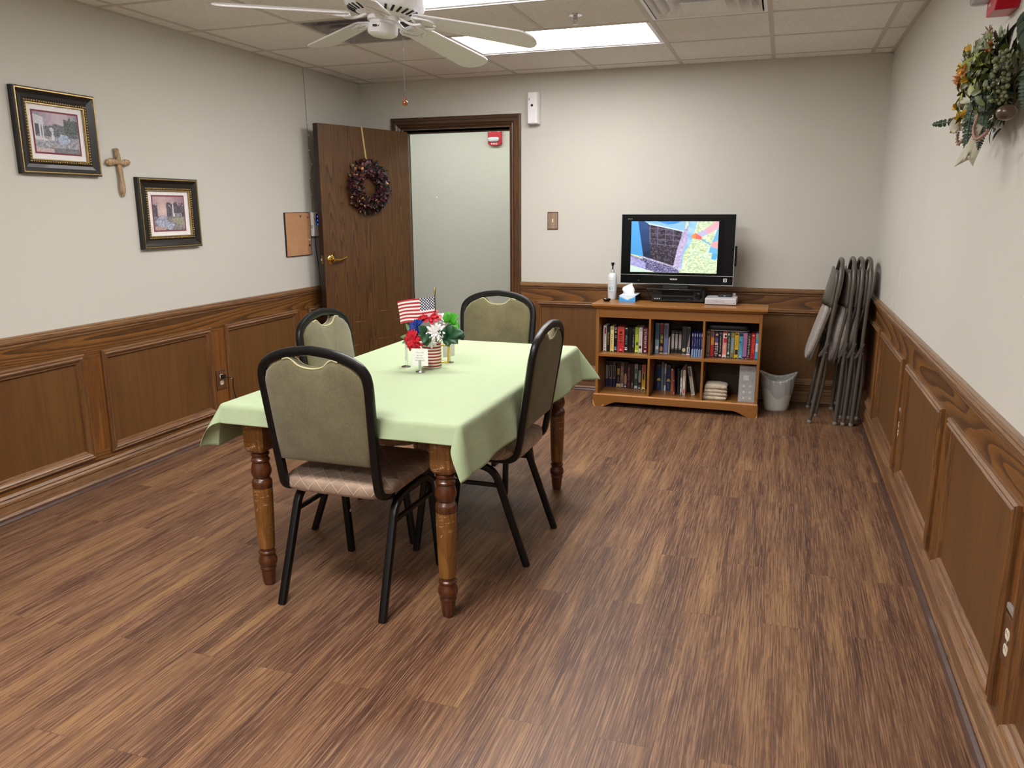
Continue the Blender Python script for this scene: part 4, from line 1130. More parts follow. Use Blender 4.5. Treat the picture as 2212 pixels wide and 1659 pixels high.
for k, (a, b, c, l, pr) in enumerate(sp):
    tape(a, b, -.262 - .004 * k, S0, .278, c, l, group=G, prints=pr, notch=k not in (4, 6), depth=.03 + .004 * k,
         text={0: 'LOST', 1: 'EAGLE', 3: 'Harvest Moon', 5: 'Fjord'}.get(k), tcol={0: '#d9b860', 1: '#4a3a3c', 3: '#b09094', 5: '#e6ece8'}.get(k, '#ffffff'), tbox={0: (.25, .75, .5, .76), 1: (.3, .7, .18, .5), 3: (.3, .7, .3, .85), 5: (.3, .7, .42, .62)}.get(k))
tape(2.13, 2.30, -.3, .2845, .2925, '#3a302c', 'thin dark folder lying flat on the tapes of the lower left cubby', name='folder', cat='folder', group=None, notch=False, depth=.07)
G = 'books in the lower middle cubby'
def book(*a, **k): return tape(*a, name='book', cat='book', group=G, notch=False, **k)
book(2.489, 2.501, -.255, S0, .285, '#0d1a22', 'thin near-black book at the left of the lower middle cubby', depth=.03)
book(2.503, 2.536, -.262, S0, .283, '#14245c', 'navy book with a gold half-round emblem, left of the teal one', depth=.03, prints=[(.02, .98, .91, .99, '#5c3c3a'), (.05, .95, .36, .47, ('d', '#cbb45a'))], text='GUIDE', tcol='#7f8fc8', tbox=(.3, .65, .08, .3))
book(2.5375, 2.556, -.268, S0, .300, '#5f8a94', 'tall teal book in the lower middle cubby', depth=.035, prints=[(.05, .95, .8, 1, '#6c7c7c'), (.3, .7, .06, .11, ('t', '#1e4f5a'))], text='THE COAST', tcol='#264850', tbox=(.3, .7, .35, .62))
book(2.5585, 2.574, -.27, S0, .292, '#6c6f86', 'slim grey book with white ends in the lower middle cubby', depth=.035, prints=[(.03, .97, .0, .2, '#dcdedf'), (.03, .97, .62, .98, '#b3b0aa')])
book(2.576, 2.606, -.27, S0, .283, '#14245c', 'navy book with a gold half-round emblem, left of the orange one', depth=.035, prints=[(.02, .98, .91, .99, '#5c3c3a'), (.05, .95, .36, .47, ('d', '#cbb45a'))], text='GUIDE', tcol='#7f8fc8', tbox=(.3, .65, .08, .3))
book(2.608, 2.6405, -.275, S0, .258, '#b97838', 'orange book with a white top band in the lower middle cubby', depth=.04, prints=[(.02, .98, .92, 1, '#d8d4ce')], text='POTTERY', tcol='#7a4c1c', tbox=(.3, .65, .3, .85))
book(2.644, 2.6555, -.40, S0, .277, '#6a2038', 'slim maroon book leaning left in the lower middle cubby', depth=.15, prints=[(.1, .9, .56, .58, '#f0eded'), (.2, .8, .04, .14, '#b87888')], lean=-3)
book(2.668, 2.6845, -.37, S0, .28, '#121012', 'black book between the maroon and the white ones', depth=.13, lean=-1.5)
book(2.688, 2.702, -.375, S0, .272, '#8d918a', 'slim white and grey green book in the lower middle cubby', depth=.13, prints=[(.05, .95, .33, .68, '#e6e6e4'), (.1, .9, .1, .3, ('o', '#dfe2d8'))], text='RECIPES', tcol='#707070', tbox=(.35, .65, .36, .66))
book(2.7045, 2.724, -.375, S0, .296, '#d8cfc8', 'white book with a red mark at its foot in the lower middle cubby', depth=.13, prints=[(.02, .98, .89, 1, '#5c2230'), (.3, .8, .05, .24, ('o', '#c0482c'))], text='ALMANAC', tcol='#8a8480', tbox=(.4, .65, .4, .85))
book(2.768, 2.794, -.365, S0 + .0, .300, '#a09a92', 'thick grey white book leaning left at the right of the lower middle cubby', depth=.12, prints=[(.08, .75, .66, .96, '#5c5652'), (.82, .98, .02, .98, '#cfcac4'), (.02, .98, 0, .03, '#e6e2dc')], lean=-10)

# folded cloth and clear drawer tower in the lower right cubby
t = thing('folded_blanket', 'cream cloth folded in layers in the lower right cubby', 'blanket', (2.935, -.392, S0))
random.seed(11)
def slabp(w, zc, th, x0=0, sag=0):
    top = [(x0 - w + .012, zc + th), (x0, zc + th + sag), (x0 + w - .03, zc + th - .001)]
    arc = [(x0 + w - .03 + .03 * math.cos(a), zc + th * math.sin(a)) for a in (R(60), R(30), 0, R(-30), R(-60))]
    bot = [(x0 + w - .03, zc - th), (x0, zc - th + sag), (x0 - w + .012, zc - th)]
    l = [(x0 - w, zc - th * .5), (x0 - w, zc + th * .5)]
    return top + arc + bot + l
zc = .0125
for k in range(4):
    th = .0118 if k < 3 else .0165; w = .083 - .003 * k
    mb = MB()
    pr = catmull([(x, 0, z) for x, z in slabp(w, zc, th, .003 * (k - 1), .002)], 4, loop=True)
    rs = [[Vector((p.x + .003 * nz(p.z, yy, 30, k), yy, p.z + .0018 * nz(p.x, yy, 24, k + 9) + (0.004 if k == 3 and abs(yy) < .05 else 0))) for p in pr] for yy in [(-.062 + .124 * q / 10) for q in range(11)]]
    mb.rings(rs).build('cloth_fold', M_towel, t, smooth='all', bevel=0)
    zc += th + (.0165 if k == 2 else .0118) + .0008
t = thing('drawer_tower', 'clear acrylic tower holding small reels in the lower right cubby', 'organizer', (3.147, -.40, S0))
MB().box(-.055, .055, -.055, .09, 0, .004).box(-.055, -.052, -.055, .09, .004, .252).box(.052, .055, -.055, .09, .004, .252).box(-.055, .055, .087, .09, .004, .252).box(-.055, .055, -.055, .09, .252, .255).build('acrylic_shell', M_acryl, t)
MB().box(-.052, .052, -.054, -.051, .004, .25).build('acrylic_front', M_acryl, t)
MB().box(-.026, .028, -.046, .04, .128, .246).build('dark_sleeve', plain('smoky_plastic', '#4a474b', .3), t)
MB().box(-.027, .010, -.0475, -.047, .152, .186).build('paper_sticker', M_whitepl, t)
for k in range(3):
    z0 = .012 + .042 * k
    MB().box(-.034, .034, -.045, .06, z0, z0 + .030).build('tape_drawer', plain('drawer_grey_%d' % k, '#6b696c', .2, coat=.3), t)
    for s in (-1, 1): MB().lathe([(.001, 0), (.0075, 0), (.0075, .003), (.004, .003), (.004, .001), (.001, .001)], seg=14, M=Matrix.Translation((s * .021, -.045, z0 + .015)) @ Matrix.Rotation(R(90), 4, 'X')).build('reel', M_whitepl, t)

# ------------------------------------------------------------------ things on the bookcase
ZB = .7422
vc = t = thing('video_recorder', 'black video cassette recorder under the television', 'video recorder', (2.632, -.175, ZB))
MB().box(-.185, .185, -.112, .11, .006, .086).build('recorder_body', M_matte, t, bevel=.003)
for sx in (-.15, .15):
    for sy in (-.08, .08): MB().lathe([(.012, 0), (.012, .007)], (sx, sy, 0), 12).build('foot', M_matte, t)
MB().box(-.11, .11, -.1150, -.112, .052, .076).build('cassette_door', M_tvblack, t, bevel=.001)
MB().box(-.11, .11, -.1140, -.112, .018, .044).build('display_window', M_tvblack, t, bevel=.001)
MB().lathe([(.001, 0), (.024, 0), (.024, .004), (.018, .006), (.001, .006)], seg=28, M=Matrix.Translation((.148, -.112, .050)) @ Matrix.Rotation(R(90), 4, 'X')).build('jog_dial', M_tvblack, t, smooth=True)
for x, z, r in ((-.158, .056, .006), (-.125, .056, .006), (-.158, .024, .0045), (-.142, .024, .0045), (-.127, .024, .0045), (.12, .074, .004), (.172, .074, .004), (.172, .028, .003)):
    MB().lathe([(.001, 0), (r, 0), (r, .002), (.001, .002)], seg=12, M=Matrix.Translation((x, -.112, z)) @ Matrix.Rotation(R(90), 4, 'X')).build('button', M_whitepl if z == .024 else M_matte, t)
marks('logo', .034, .006, (-.158, -.1125, .078), M_wtext, t, 6)
marks('model_marks', .05, .003, (0, -.1151, .0715), M_gtext, t, 12)
marks('model_marks', .022, .003, (.08, -.1145, .026), M_gtext, t, 6)

t = thing('disc_player', 'silver disc player on the right of the bookcase top', 'disc player', (2.935, -.258, ZB))
MB().box(-.105, .105, -.112, .10, .004, .046).build('player_body', plain('white_silver', '#c9c8cc', .35, .1), t, bevel=.0035)
MB().box(-.095, .030, -.1132, -.112, .014, .036).build('disc_tray', plain('tray_grey', '#b6b5ba', .35), t, bevel=.0008)
for k in range(5): MB().box(.045 + .011 * k, .052 + .011 * k, -.1132, -.112, .028, .031).build('button', M_silver, t)
MB().lathe([(.001, 0), (.003, 0), (.003, .001), (.001, .001)], seg=10, M=Matrix.Translation((.092, -.112, .016)) @ Matrix.Rotation(R(90), 4, 'X')).build('power_light', M_matte, t)
lettering('DVD', 'logo', .014, .005, (-.03, -.1133, .027), M_btext, t)
marks('model_marks', .05, .003, (.06, -.1125, .014), M_gtext, t, 9)
MB().box(-.10, .10, -.1, .09, 0, .0045).build('foot_pad', M_matte, t)
t = thing('set_top_box', 'small black box on top of the silver disc player', 'media box', (2.955, -.235, ZB + .0465))
MB().box(-.045, .045, -.035, .04, 0, .017).build('box_shell', M_matte, t, bevel=.003)
MB().box(-.008, .008, -.0356, -.035, .006, .010).build('indicator', M_silver, t)
MB().ball((.0, 0, .0), .012, 14).build('glass_ball', M_acryl, smooth=True)
o = bpy.data.objects['glass_ball']; o.location = (3.016, -.2, ZB + .0585); tag(o, 'small clear glass ball beside the black media box', 'ball')

t = thing('tissue_box', 'blue and white tissue box on the bookcase', 'tissue box', (2.287, -.245, ZB))
fr_ = plain('tissue_box_blue', '#3f9be0', .5); fw = plain('tissue_box_white', '#dfe9f3', .5)
MB().box(-.058, .058, -.115, .115, 0, .044).build('box_body', fr_, t, bevel=.001)
MB().box(-.0575, .0575, -.1145, .1145, .0441, .0446).build('box_top', fw, t)
MB().prism([(-.0575, .043), (0, .016), (.0575, .043)], -.1156, -.1151, 'xz').build('printed_wave', fw, t)
MB().prism([(-.0575, .034), (-.0575, .043), (0, .016), (.0575, .043), (.0575, .034), (0, .009)], -.1158, -.1152, 'xz').build('printed_wave', plain('tissue_box_pale', '#8cc4ee', .5), t)
MB().box(.0581, .0586, -.114, .114, .001, .0435).build('box_side', plain('tissue_box_dark', '#2a2f3c', .5), t)
mb = MB(); rs = []
for k in range(10):
    f = k / 9; ring = []
    for i in range(20):
        a = 2 * PI * i / 20
        r = (.030 * (1 - f) ** .7 + .030 * math.sin(PI * f) ** 2 * .45 + .004) * (1 + .28 * math.sin(3 * a + 5 * f))
        ring.append(Vector((r * math.cos(a) * 1.1 - .010 + .022 * f * f - .012 * math.sin(PI * f), r * math.sin(a) * .45, .044 + f * .078)))
    rs.append(ring)
mb.rings(rs).build('tissue', M_tissue, t, smooth='all')

t = thing('lotion_bottle', 'tall white pump bottle with a green emblem on the bookcase', 'pump bottle', (2.145, -.200, ZB))
MB().lathe([(.001, 0), (.031, 0), (.033, .004), (.033, .158), (.031, .172), (.024, .186), (.014, .192), (.001, .193)], seg=32).build('bottle_body', plain('frosted_white', '#d9dee2', .3, coat=.3), t, smooth=True)
MB().lathe([(.0135, .192), (.0135, .214), (.012, .216), (.001, .216)], seg=24).build('collar', M_silver, t, smooth=True)
mb = MB().lathe([(.001, .216), (.005, .216), (.005, .244), (.001, .244)], seg=12).lathe([(.004, .24), (.009, .246), (.0125, .264), (.012, .267), (.001, .267)], seg=16)
mb.tube([(0, 0, .258), (0, -.02, .258), (0, -.03, .253)], .0038, 8)
mb.build('pump_head', M_matte, t, smooth=True)
def ring_patch(name, mat, fn_poly, rad=.0334):
    mb = MB()
    for poly in fn_poly: mb._f([mb.b.verts.new((rad * math.sin(x / rad), -rad * math.cos(x / rad), z)) for x, z in poly])
    return mb.build(name, mat, t)
circ = [(-.004 + .0135 * math.cos(2 * PI * k / 24), .082 + .0135 * math.sin(2 * PI * k / 24)) for k in range(24)]
ring_patch('green_emblem', plain('emblem_green', '#1f9a78', .5), [circ])
ring_patch('emblem_leaf', plain('emblem_mint', '#a8dcc8', .5), [[(-.004, .071), (-.010, .086), (-.006, .084)], [(-.004, .071), (-.005, .092), (-.002, .088)], [(-.004, .071), (.005, .088), (.001, .083)]], .0337)
def curved_text(body, w, h, z, mat, name='label_lettering'):
    o = lettering(body, name, w, h, (-.004, 0, z), mat, t)
    for v in o.data.vertices: x = v.co.x; v.co.x = .0337 * math.sin(x / .0337); v.co.y = -.0337 * math.cos(x / .0337)
def curved_marks(n, w, h, z, mat):
    o = marks('label_lettering', w, h, (-.004, 0, z), mat, t, n)
    for v in o.data.vertices: x = v.co.x; v.co.x = .0337 * math.sin(x / .0337); v.co.y = -.0337 * math.cos(x / .0337)
curved_text('B I O S I L K', .042, .0055, .135, M_btext)
curved_marks(10, .03, .003, .121, M_gtext)
curved_marks(10, .034, .0035, .113, M_gtext)
curved_marks(8, .034, .0045, .056, M_btext)
curved_marks(6, .014, .004, .044, M_gtext)
curved_marks(6, .02, .003, .034, M_gtext)

t = thing('bottle_cap_dish', 'small glossy black dish at the front left corner of the bookcase top', 'dish', (2.140, -.362, ZB))
MB().lathe([(.001, 0), (.018, 0), (.027, .010), (.029, .019), (.0265, .019), (.022, .010), (.001, .006)], seg=28).build('dish_body', M_tvblack, t, smooth=True)
tag(MB().superell((2.128, -.362, ZB + .0165), (.0075, .005, .0028), .7, .5, 20, 10).build('white_tablet', M_whitepl, smooth='all'), 'tiny white piece lying in the black dish', 'tablet')

# television
tv = thing('television', 'flat black television standing on the video recorder', 'television', (2.608, -.245, ZB + .0865))
x0, x1, z0, z1 = -.3965, .3965, .0375, .5275
MB().box(x0, x1, .0, .055, z0, z1).build('tv_housing', M_tvblack, tv, bevel=.004)
MB().box(x0 + .05, x1 - .05, .055, .095, z0 + .06, z1 - .08).build('rear_cover', M_matte, tv, bevel=.01)
fr = [(0, -.001), (0, .0), (.0022, .0), (.0022, -.001)]
MB().frame(0, (z0 + z1) / 2, x1 - x0 + .001, z1 - z0 + .001, [(0, -.002), (0, .004), (.003, .004), (.003, -.002)]).build('silver_edge', M_silver, tv)
MB().box(x0 + .004, x1 - .004, -.0012, 0, z0 + .062, z0 + .0645).build('bezel_line', M_silver, tv)
MB().box(-.325, .325, -.0008, 0, z0 + .066, z1 - .040).build('panel_glass', plain('panel_glass', '#030408', .15, spec=.2), tv)
MB().box(.3965, .412, .01, .05, .17, .31).build('side_speaker', M_tvblack, tv, bevel=.004)
lettering('SONY', 'logo', .052, .0115, (-.012, -.0014, z0 + .035), M_wtext, tv, bold=.02)
lettering('BRAVIA', 'logo', .034, .0045, (-.335, -.0014, z1 - .034), M_wtext, tv)
MB().frame(.342, z0 + .036, .024, .024, [(0, -.0016), (0, .0), (.003, .0), (.003, -.0016)]).build('badge', M_wtext, tv)
marks('badge_marks', .013, .009, (.342, -.001, z0 + .036), M_wtext, tv, 2)
MB().box(-.265, -.262, -.0015, 0, z0 + .022, z0 + .025).build('status_light', M_wtext, tv)
MB().box(-.09, .09, .006, .045, .006, .038).build('neck', M_matte, tv, bevel=.004)
MB().prism(fillet([(-.205, -.085, 0), (.205, -.085, 0), (.175, .12, 0), (-.175, .12, 0), (-.205, -.085, 0)], .02, 4) and [(-.205, -.075), (-.19, -.088), (.19, -.088), (.205, -.075), (.17, .12), (-.17, .12)], 0, .010, 'xy').build('stand_base', M_tvblack, tv, bevel=.002)
PW, PH = .607, .358
def tvimg(u, v):
    n1 = nz(u, v, 9, 1); n2 = nz(u, v, 38, 2); n3 = nz(u, v, 95, 3)
    n4 = nz(u, v, 150, 8); g = lerp((.30, .46, .16), (.92, .96, .60), .55 + n2 * .7 + n3 * .6 + n4 * .7)
    c = lerp(g, (.70, .93, .95), .5 * max(0, min(1, (u - .5) * 1.2 + n1)) if .45 < v < .75 else .18)
    if inpoly(u, v, [(.0, .0), (.08, 0), (.15, .70), (.0, .64)]): c = lerp((.10, .42, .85), (.05, .30, .66), v)
    elif inpoly(u, v, [(.08, 0), (.22, 0), (.25, .78), (.15, .74)]): c = lerp((.02, .08, .26), (.005, .015, .05), v * 1.4 + n1 * .3)
    if inpoly(u, v, [(.0, .66), (.15, .74), (.24, .74), (.55, .92), (.58, 1), (.28, 1), (.0, .86)]): c = lerp((.42, .38, .66), (.06, .05, .14), .45 + n3 * 1.6 + (.35 if u > .12 else -.35))
    if inpoly(u, v, [(.0, .86), (.30, 1), (.0, 1)]): c = lerp((.45, .75, .62), (.85, .95, .75), .5 + n3)
    if inpoly(u, v, [(.0, .70), (.0, .86), (.30, 1), (.36, 1), (.16, .80)]) and u < .18: c = lerp((.50, .48, .80), (.32, .30, .60), .5 + n2)
    if inpoly(u, v, [(.20, .04), (.60, .18), (.54, .60), (.50, .90), (.40, .86), (.24, .74)]):
        c = lerp((.022, .016, .026), (.13, .10, .17), .38 + n2 * .9 - v * .45)
        gx = abs(((u - .22) * 11) % 1 - .5); gy = abs(((v - .14 * u) * 10) % 1 - .5)
        if (gx > .46 or gy > .46) and v < .5: c = lerp(c, (.32, .28, .42), .5)
        if n3 > .50 and v > .35: c = lerp(c, (.5, .46, .6), .5)
    if inpoly(u, v, [(.15, 0), (.63, 0), (.62, .20), (.40, .12), (.20, .05)]): c = (.28, .55, .92) if not inpoly(u, v, [(.30, 0), (.58, 0), (.5, .05), (.42, .06)]) else (.05, .30, .80)
    if inpoly(u, v, [(.20, .035), (.62, .185), (.62, .205), (.20, .06)]): c = (.70, .80, .95)
    if inpoly(u, v, [(.60, .20), (.70, .0), (.72, .0), (.66, .45), (.60, .75), (.58, .96), (.50, .90), (.54, .55)]): c = lerp((.42, .34, .55), (.62, .54, .76), .5 + n2)
    if inpoly(u, v, [(.66, .0), (.76, .0), (.70, .40), (.62, .62), (.60, .90), (.585, .95), (.60, .62), (.655, .40)]): c = lerp((.25, .50, .85), (.42, .66, .92), .5 + n1)
    if inpoly(u, v, [(.0 + .93, .72), (1, .05), (1, .68), (.99, .74)]): c = (.10, .40, .72)
    if inpoly(u, v, [(.91, .52), (1.0, .08), (1.0, .62), (.90, .60)]): c = (.16, .48, .78)
    if inpoly(u, v, [(.84, .16), (.97, .0), (1.0, 0), (1.0, .12), (.88, .25), (.84, .24)]): c = (.92, .42, .50)
    if inpoly(u, v, [(.76, .22), (.85, .16), (.88, .25), (.79, .31)]): c = (.55, .50, .72)
    if inpoly(u, v, [(.69, .28), (.74, .22), (.82, .30), (.81, .35), (.72, .33)]): c = (.95, .30, .08) if u < .745 else (.85, .15, .12)
    if inpoly(u, v, [(.81, .33), (.92, .43), (.92, .46), (.81, .36)]): c = (.20, .45, .75)
    if inpoly(u, v, [(.92, .42), (1, .36), (1, .52), (.93, .49)]): c = (.95, .38, .40)
    if abs((u - .06 - .55 * 0) * 0 + (v - (.68 + .50 * (u - .1)))) < .018 + .012 * n3 and .1 < u < .56: c = lerp((.75, .70, .88), (.15, .12, .25), .5 + n3)
    return c
picture('screen_image', PW, PH, 300, 176, tvimg, M_screen, tv, (-.022 + .0, -.0013, z0 + .066 + .195))
mb = MB().tube(catmull([(2.455, -.09, ZB + .07), (2.42, -.10, ZB + .085), (2.395, -.13, ZB + .06), (2.41, -.1, ZB + .006)], 6), .002, 6)
o = mb.build('power_cord', M_matte, vc, smooth=True); loc(o, vc)
# ------------------------------------------------------------------ centrepiece on the table
TT = TZ + .0034
mug = thing('coffee_mug', 'red and white striped mug with a gold handle holding artificial flowers', 'mug', (1.897, -2.880, TT))
MB().lathe([(.001, 0), (.040, 0), (.0425, .004), (.0425, .108), (.0415, .111), (.039, .108), (.039, .008), (.001, .006)], seg=40).build('mug_body', M_mugw, mug, smooth=True)
for k in range(8):
    z = .007 + .0135 * k
    MB().lathe([(.04275, z), (.0430, z + .001), (.0430, z + .0058), (.04275, z + .0068)], seg=40, ends=False).build('stripe', M_mugr, mug, smooth=True)
hd = fillet([(.040, 0, .098), (.074, 0, .098), (.077, 0, .094), (.073, 0, .026), (.070, 0, .022), (.040, 0, .024)], .01, 4)
MB().sweep(hd, rrect(.009, .011, .003), up=(0, 1, 0)).build('handle', M_brass, mug, smooth=True, M=Matrix.Rotation(R(12), 4, 'Z'))
MB().lathe([(.001, .100), (.0385, .100), (.0385, .096), (.001, .096)], seg=24).build('moss_filler', M_green, mug)

def fpos(x, y, z): return Vector((x, y, z))
def flower(label, c, nrm, rad, mat, cmat, n, layers, curl, wd, name='artificial_flower', group='artificial flowers in the striped mug', seed=1):
    t = thing(name, label, 'artificial flower', c, 0, group)
    rnd = random.Random(seed)
    nrm = Vector(nrm).normalized()
    a = nrm.orthogonal().normalized(); b = nrm.cross(a)
    for L in range(layers):
        mb = MB()
        k = n - L * 2
        for i in range(k):
            an = 2 * PI * i / k + L * .4 + rnd.uniform(-.12, .12)
            d = (a * math.cos(an) + b * math.sin(an)) * (1 - .12 * L) + nrm * (.15 + .32 * L + rnd.uniform(-.1, .15))
            mb.leaf((0, 0, 0), d, nrm, rad * (1 - .18 * L) * rnd.uniform(.88, 1.08), wd * (1 - .1 * L), curl + rnd.uniform(-.1, .1), 7, .25, .62)
        mb.build('petal_ring', mat, t, smooth='all', solid=.0007)
    mb = MB()
    for i in range(12):
        an = 2 * PI * i / 12; p = (a * math.cos(an) + b * math.sin(an)) * rad * .1 + nrm * rad * .16
        mb.ball(p, rad * .055, 6)
    mb.ball(nrm * rad * .1, rad * .13, 8)
    mb.build('flower_center', cmat, t, smooth='all')
    st = Vector((1.902, -2.880, TT + .095)) - Vector(c)
    st.x += (Vector(c).x - 1.902) * .25; st.y += (Vector(c).y + 2.88) * .25
    MB().tube(catmull([(0, 0, 0), -nrm * rad * .3, st * .6, st], 4), .0014, 6).build('flower_stem', M_green, t)
    return t
V = (.30, -.92, .22)
flower('bright red flower with a pale center at the top of the bouquet', (1.900, -2.900, .945), (.1, -.55, .8), .052, M_redfl, plain('pale_center', '#e6b0b0', .6), 13, 2, .12, .017, seed=2)
flower('blue flower at the left of the bouquet', (1.852, -2.935, .903), (-.35, -.85, .35), .044, M_bluefl, M_bluefl, 15, 3, .22, .014, seed=3)
flower('dark red flower low on the left, just above the name card', (1.850, -2.965, .850), (-.2, -.95, .05), .047, M_redfl, M_redfl, 15, 3, .30, .017, seed=4)
flower('white daisy facing forward in the middle of the bouquet', (1.942, -2.930, .888), (.15, -.8, .45), .045, M_whfl, M_whfl, 11, 2, -.05, .013, seed=5)
flower('small white flower behind the red one', (1.945, -2.865, .935), (.5, -.4, .6), .030, M_whfl, M_whfl, 9, 2, .1, .014, seed=6)
flower('small white flower at the right edge of the bouquet', (1.992, -2.860, .905), (.8, -.5, .3), .026, M_whfl, M_whfl, 9, 1, .2, .010, seed=7)
flower('white flower hanging over the mug rim', (1.925, -2.945, .845), (.2, -.7, -.4), .030, M_whfl, M_whfl, 8, 1, .1, .011, seed=8)
def sprig(label, c, dirs, mat, wd, group='leaf sprigs in the striped mug'):
    t = thing('leaf_sprig', label, 'artificial leaves', c, 0, group)
    mb = MB()
    for d, L, w, cu in dirs: mb.leaf((0, 0, 0), d, (.2, -.8, .5), L, w, cu, 6, .2)
    mb.build('leaf_blades', mat, t, smooth='all', solid=.0006)
    st = Vector((1.902, -2.880, TT + .095)) - Vector(c)
    MB().tube([Vector((0, 0, 0)), st * .5 + Vector((0, 0, .005)), st * .85], .0013, 6).build('leaf_stem', M_green, t)
sprig('bright green leaf cluster at the top right of the bouquet', (1.985, -2.875, .925), [((-.3, -.2, 1), .045, .05, .3), ((.5, -.3, .5), .05, .05, .4), ((.9, -.4, -.3), .05, .045, .3), ((0, -.5, .6), .035, .05, .5)], M_lime, .05)
sprig('dark green leaves at the right of the bouquet', (1.985, -2.90, .870), [((.9, -.3, .35), .075, .045, .3), ((.7, -.5, -.2), .06, .05, .4), ((-.1, -.7, .4), .055, .05, .4), ((.2, -.6, -.6), .05, .045, .3), ((1, .2, .1), .07, .04, .4), ((.3, -.2, .9), .05, .045, .3)], M_green, .05)
sprig('dark green leaves in the centre between the blue and white flowers', (1.905, -2.945, .885), [((-.3, -.6, .6), .045, .035, .3), ((.1, -.8, -.5), .055, .035, .3), ((.4, -.6, -.8), .05, .04, .3), ((-.5, -.7, -.2), .04, .03, .2), ((.2, -.5, -.9), .06, .035, .2)], M_green, .04)
sprig('pale edged leaves at the left of the bouquet', (1.845, -2.935, .860), [((-1, -.3, .1), .065, .024, .2), ((-.9, -.5, -.3), .06, .022, .3), ((-.6, -.5, -.8), .055, .022, .2), ((-.5, -.2, .9), .07, .022, .3)], plain('pale_leaf', '#5d8058', .5, noise_amt=.3, nscale=70), .03)

# flag on a stick
t = thing('small_flag', 'small American flag on a gold-tipped stick in the mug', 'flag', (1.922, -2.888, TT + .06))
MB().cyl((0, 0, -.05), (.002, -.004, .262), .0021, 8).build('flag_stick', M_matte, t)
MB().lathe([(.001, .256), (.004, .257), (.0035, .262), (.0048, .266), (.004, .272), (.0042, .284), (.0025, .287), (.001, .287)], (.002, -.004, 0), 12).build('gold_tip', M_gold, t, smooth=True)
FW, FH = .158, .098
def flagc(u, v):
    U = 1 - u     # hoist on the right
    st = int(v * 13) % 2
    c = (.50, .018, .035) if st == 0 else (.86, .84, .84)
    if U < .40 and v < 7 / 13:
        c = (.018, .025, .085)
        x = U / .40 * 11 + .5; y = v / (7 / 13) * 9 + .5
        i, j = round(x), round(y)
        if (i + j) % 2 == 0 and 1 <= i <= 11 and 1 <= j <= 9 and math.hypot((x - i) * .0058, (y - j) * .0056) < .0027: c = (.86, .85, .86)
    return c
def fdef(u, v, p):
    U = 1 - u
    x = p[0]; z = p[2] - .026 * U * U - .003 * math.sin(U * 5) * (1 + v)
    yy = .010 * math.sin(U * 7 + v * 1.5) * U - .045 * U
    return (x + .012 * U * (v), p[1] + yy, z)
o = picture('flag_cloth', FW, FH, 150, 91, flagc, attr_mat('flag_fabric', .8), t, (-FW / 2 + .001, -.004, .200), fdef)
md = o.modifiers.new('thick', 'SOLIDIFY'); md.thickness = .0004

def holder(label, clabel, x, y, rz, text=None, w=.072, h=.074, tilt=-6):
    t = thing('card_holder', label, 'card holder', (x, y, TT), rz, 'metal name card holders on the table')
    MB().lathe([(.001, 0), (.021, 0), (.0205, .002), (.012, .0045), (.001, .0052)], seg=28).build('holder_base', M_chrome, t, smooth=True)
    MB().prism([(-.0065, .004), (.0065, .004), (.0065, .046), (.003, .052), (-.003, .052), (-.0065, .046)], -.0042, -.0030, 'xz').build('front_clip', M_chrome, t, bevel=.0004)
    MB().prism([(-.005, .004), (.005, .004), (.005, .044), (-.005, .044)], .0026, .0034, 'xz').build('back_clip', M_chrome, t)
    c = thing('name_card', clabel, 'card', (x, y, TT + .026), rz, 'white name cards in the metal holders')
    MB().box(-w / 2, w / 2, -.0026, -.0020, 0, h).build('card_stock', M_whitepl, c)
    if text:
        for k, (s, ww) in enumerate(text):
            if s: lettering(s, 'card_lettering', ww, .0052, (0, -.0027, h - .017 - .0098 * k - (.003 if k else 0)), M_btext, c)
            else: marks('card_lettering', ww, .0040, (0, -.0027, h - .017), M_gtext, c, 10)
    return c
holder('metal card holder in front of the striped mug', 'white name card with four lines of print, in front of the mug', 1.893, -2.990, R(8), [(None, .036), ('Rm. 10-A', .024), ('Regular Diet', .034), ('Medium Portion', .042)])
holder('metal card holder turned sideways at the left of the mug', 'name card seen from its back at the left of the mug', 1.785, -2.905, R(125))
holder('metal card holder behind the mug on its right', 'name card partly hidden behind the gold mug handle', 1.928, -2.76, R(247))

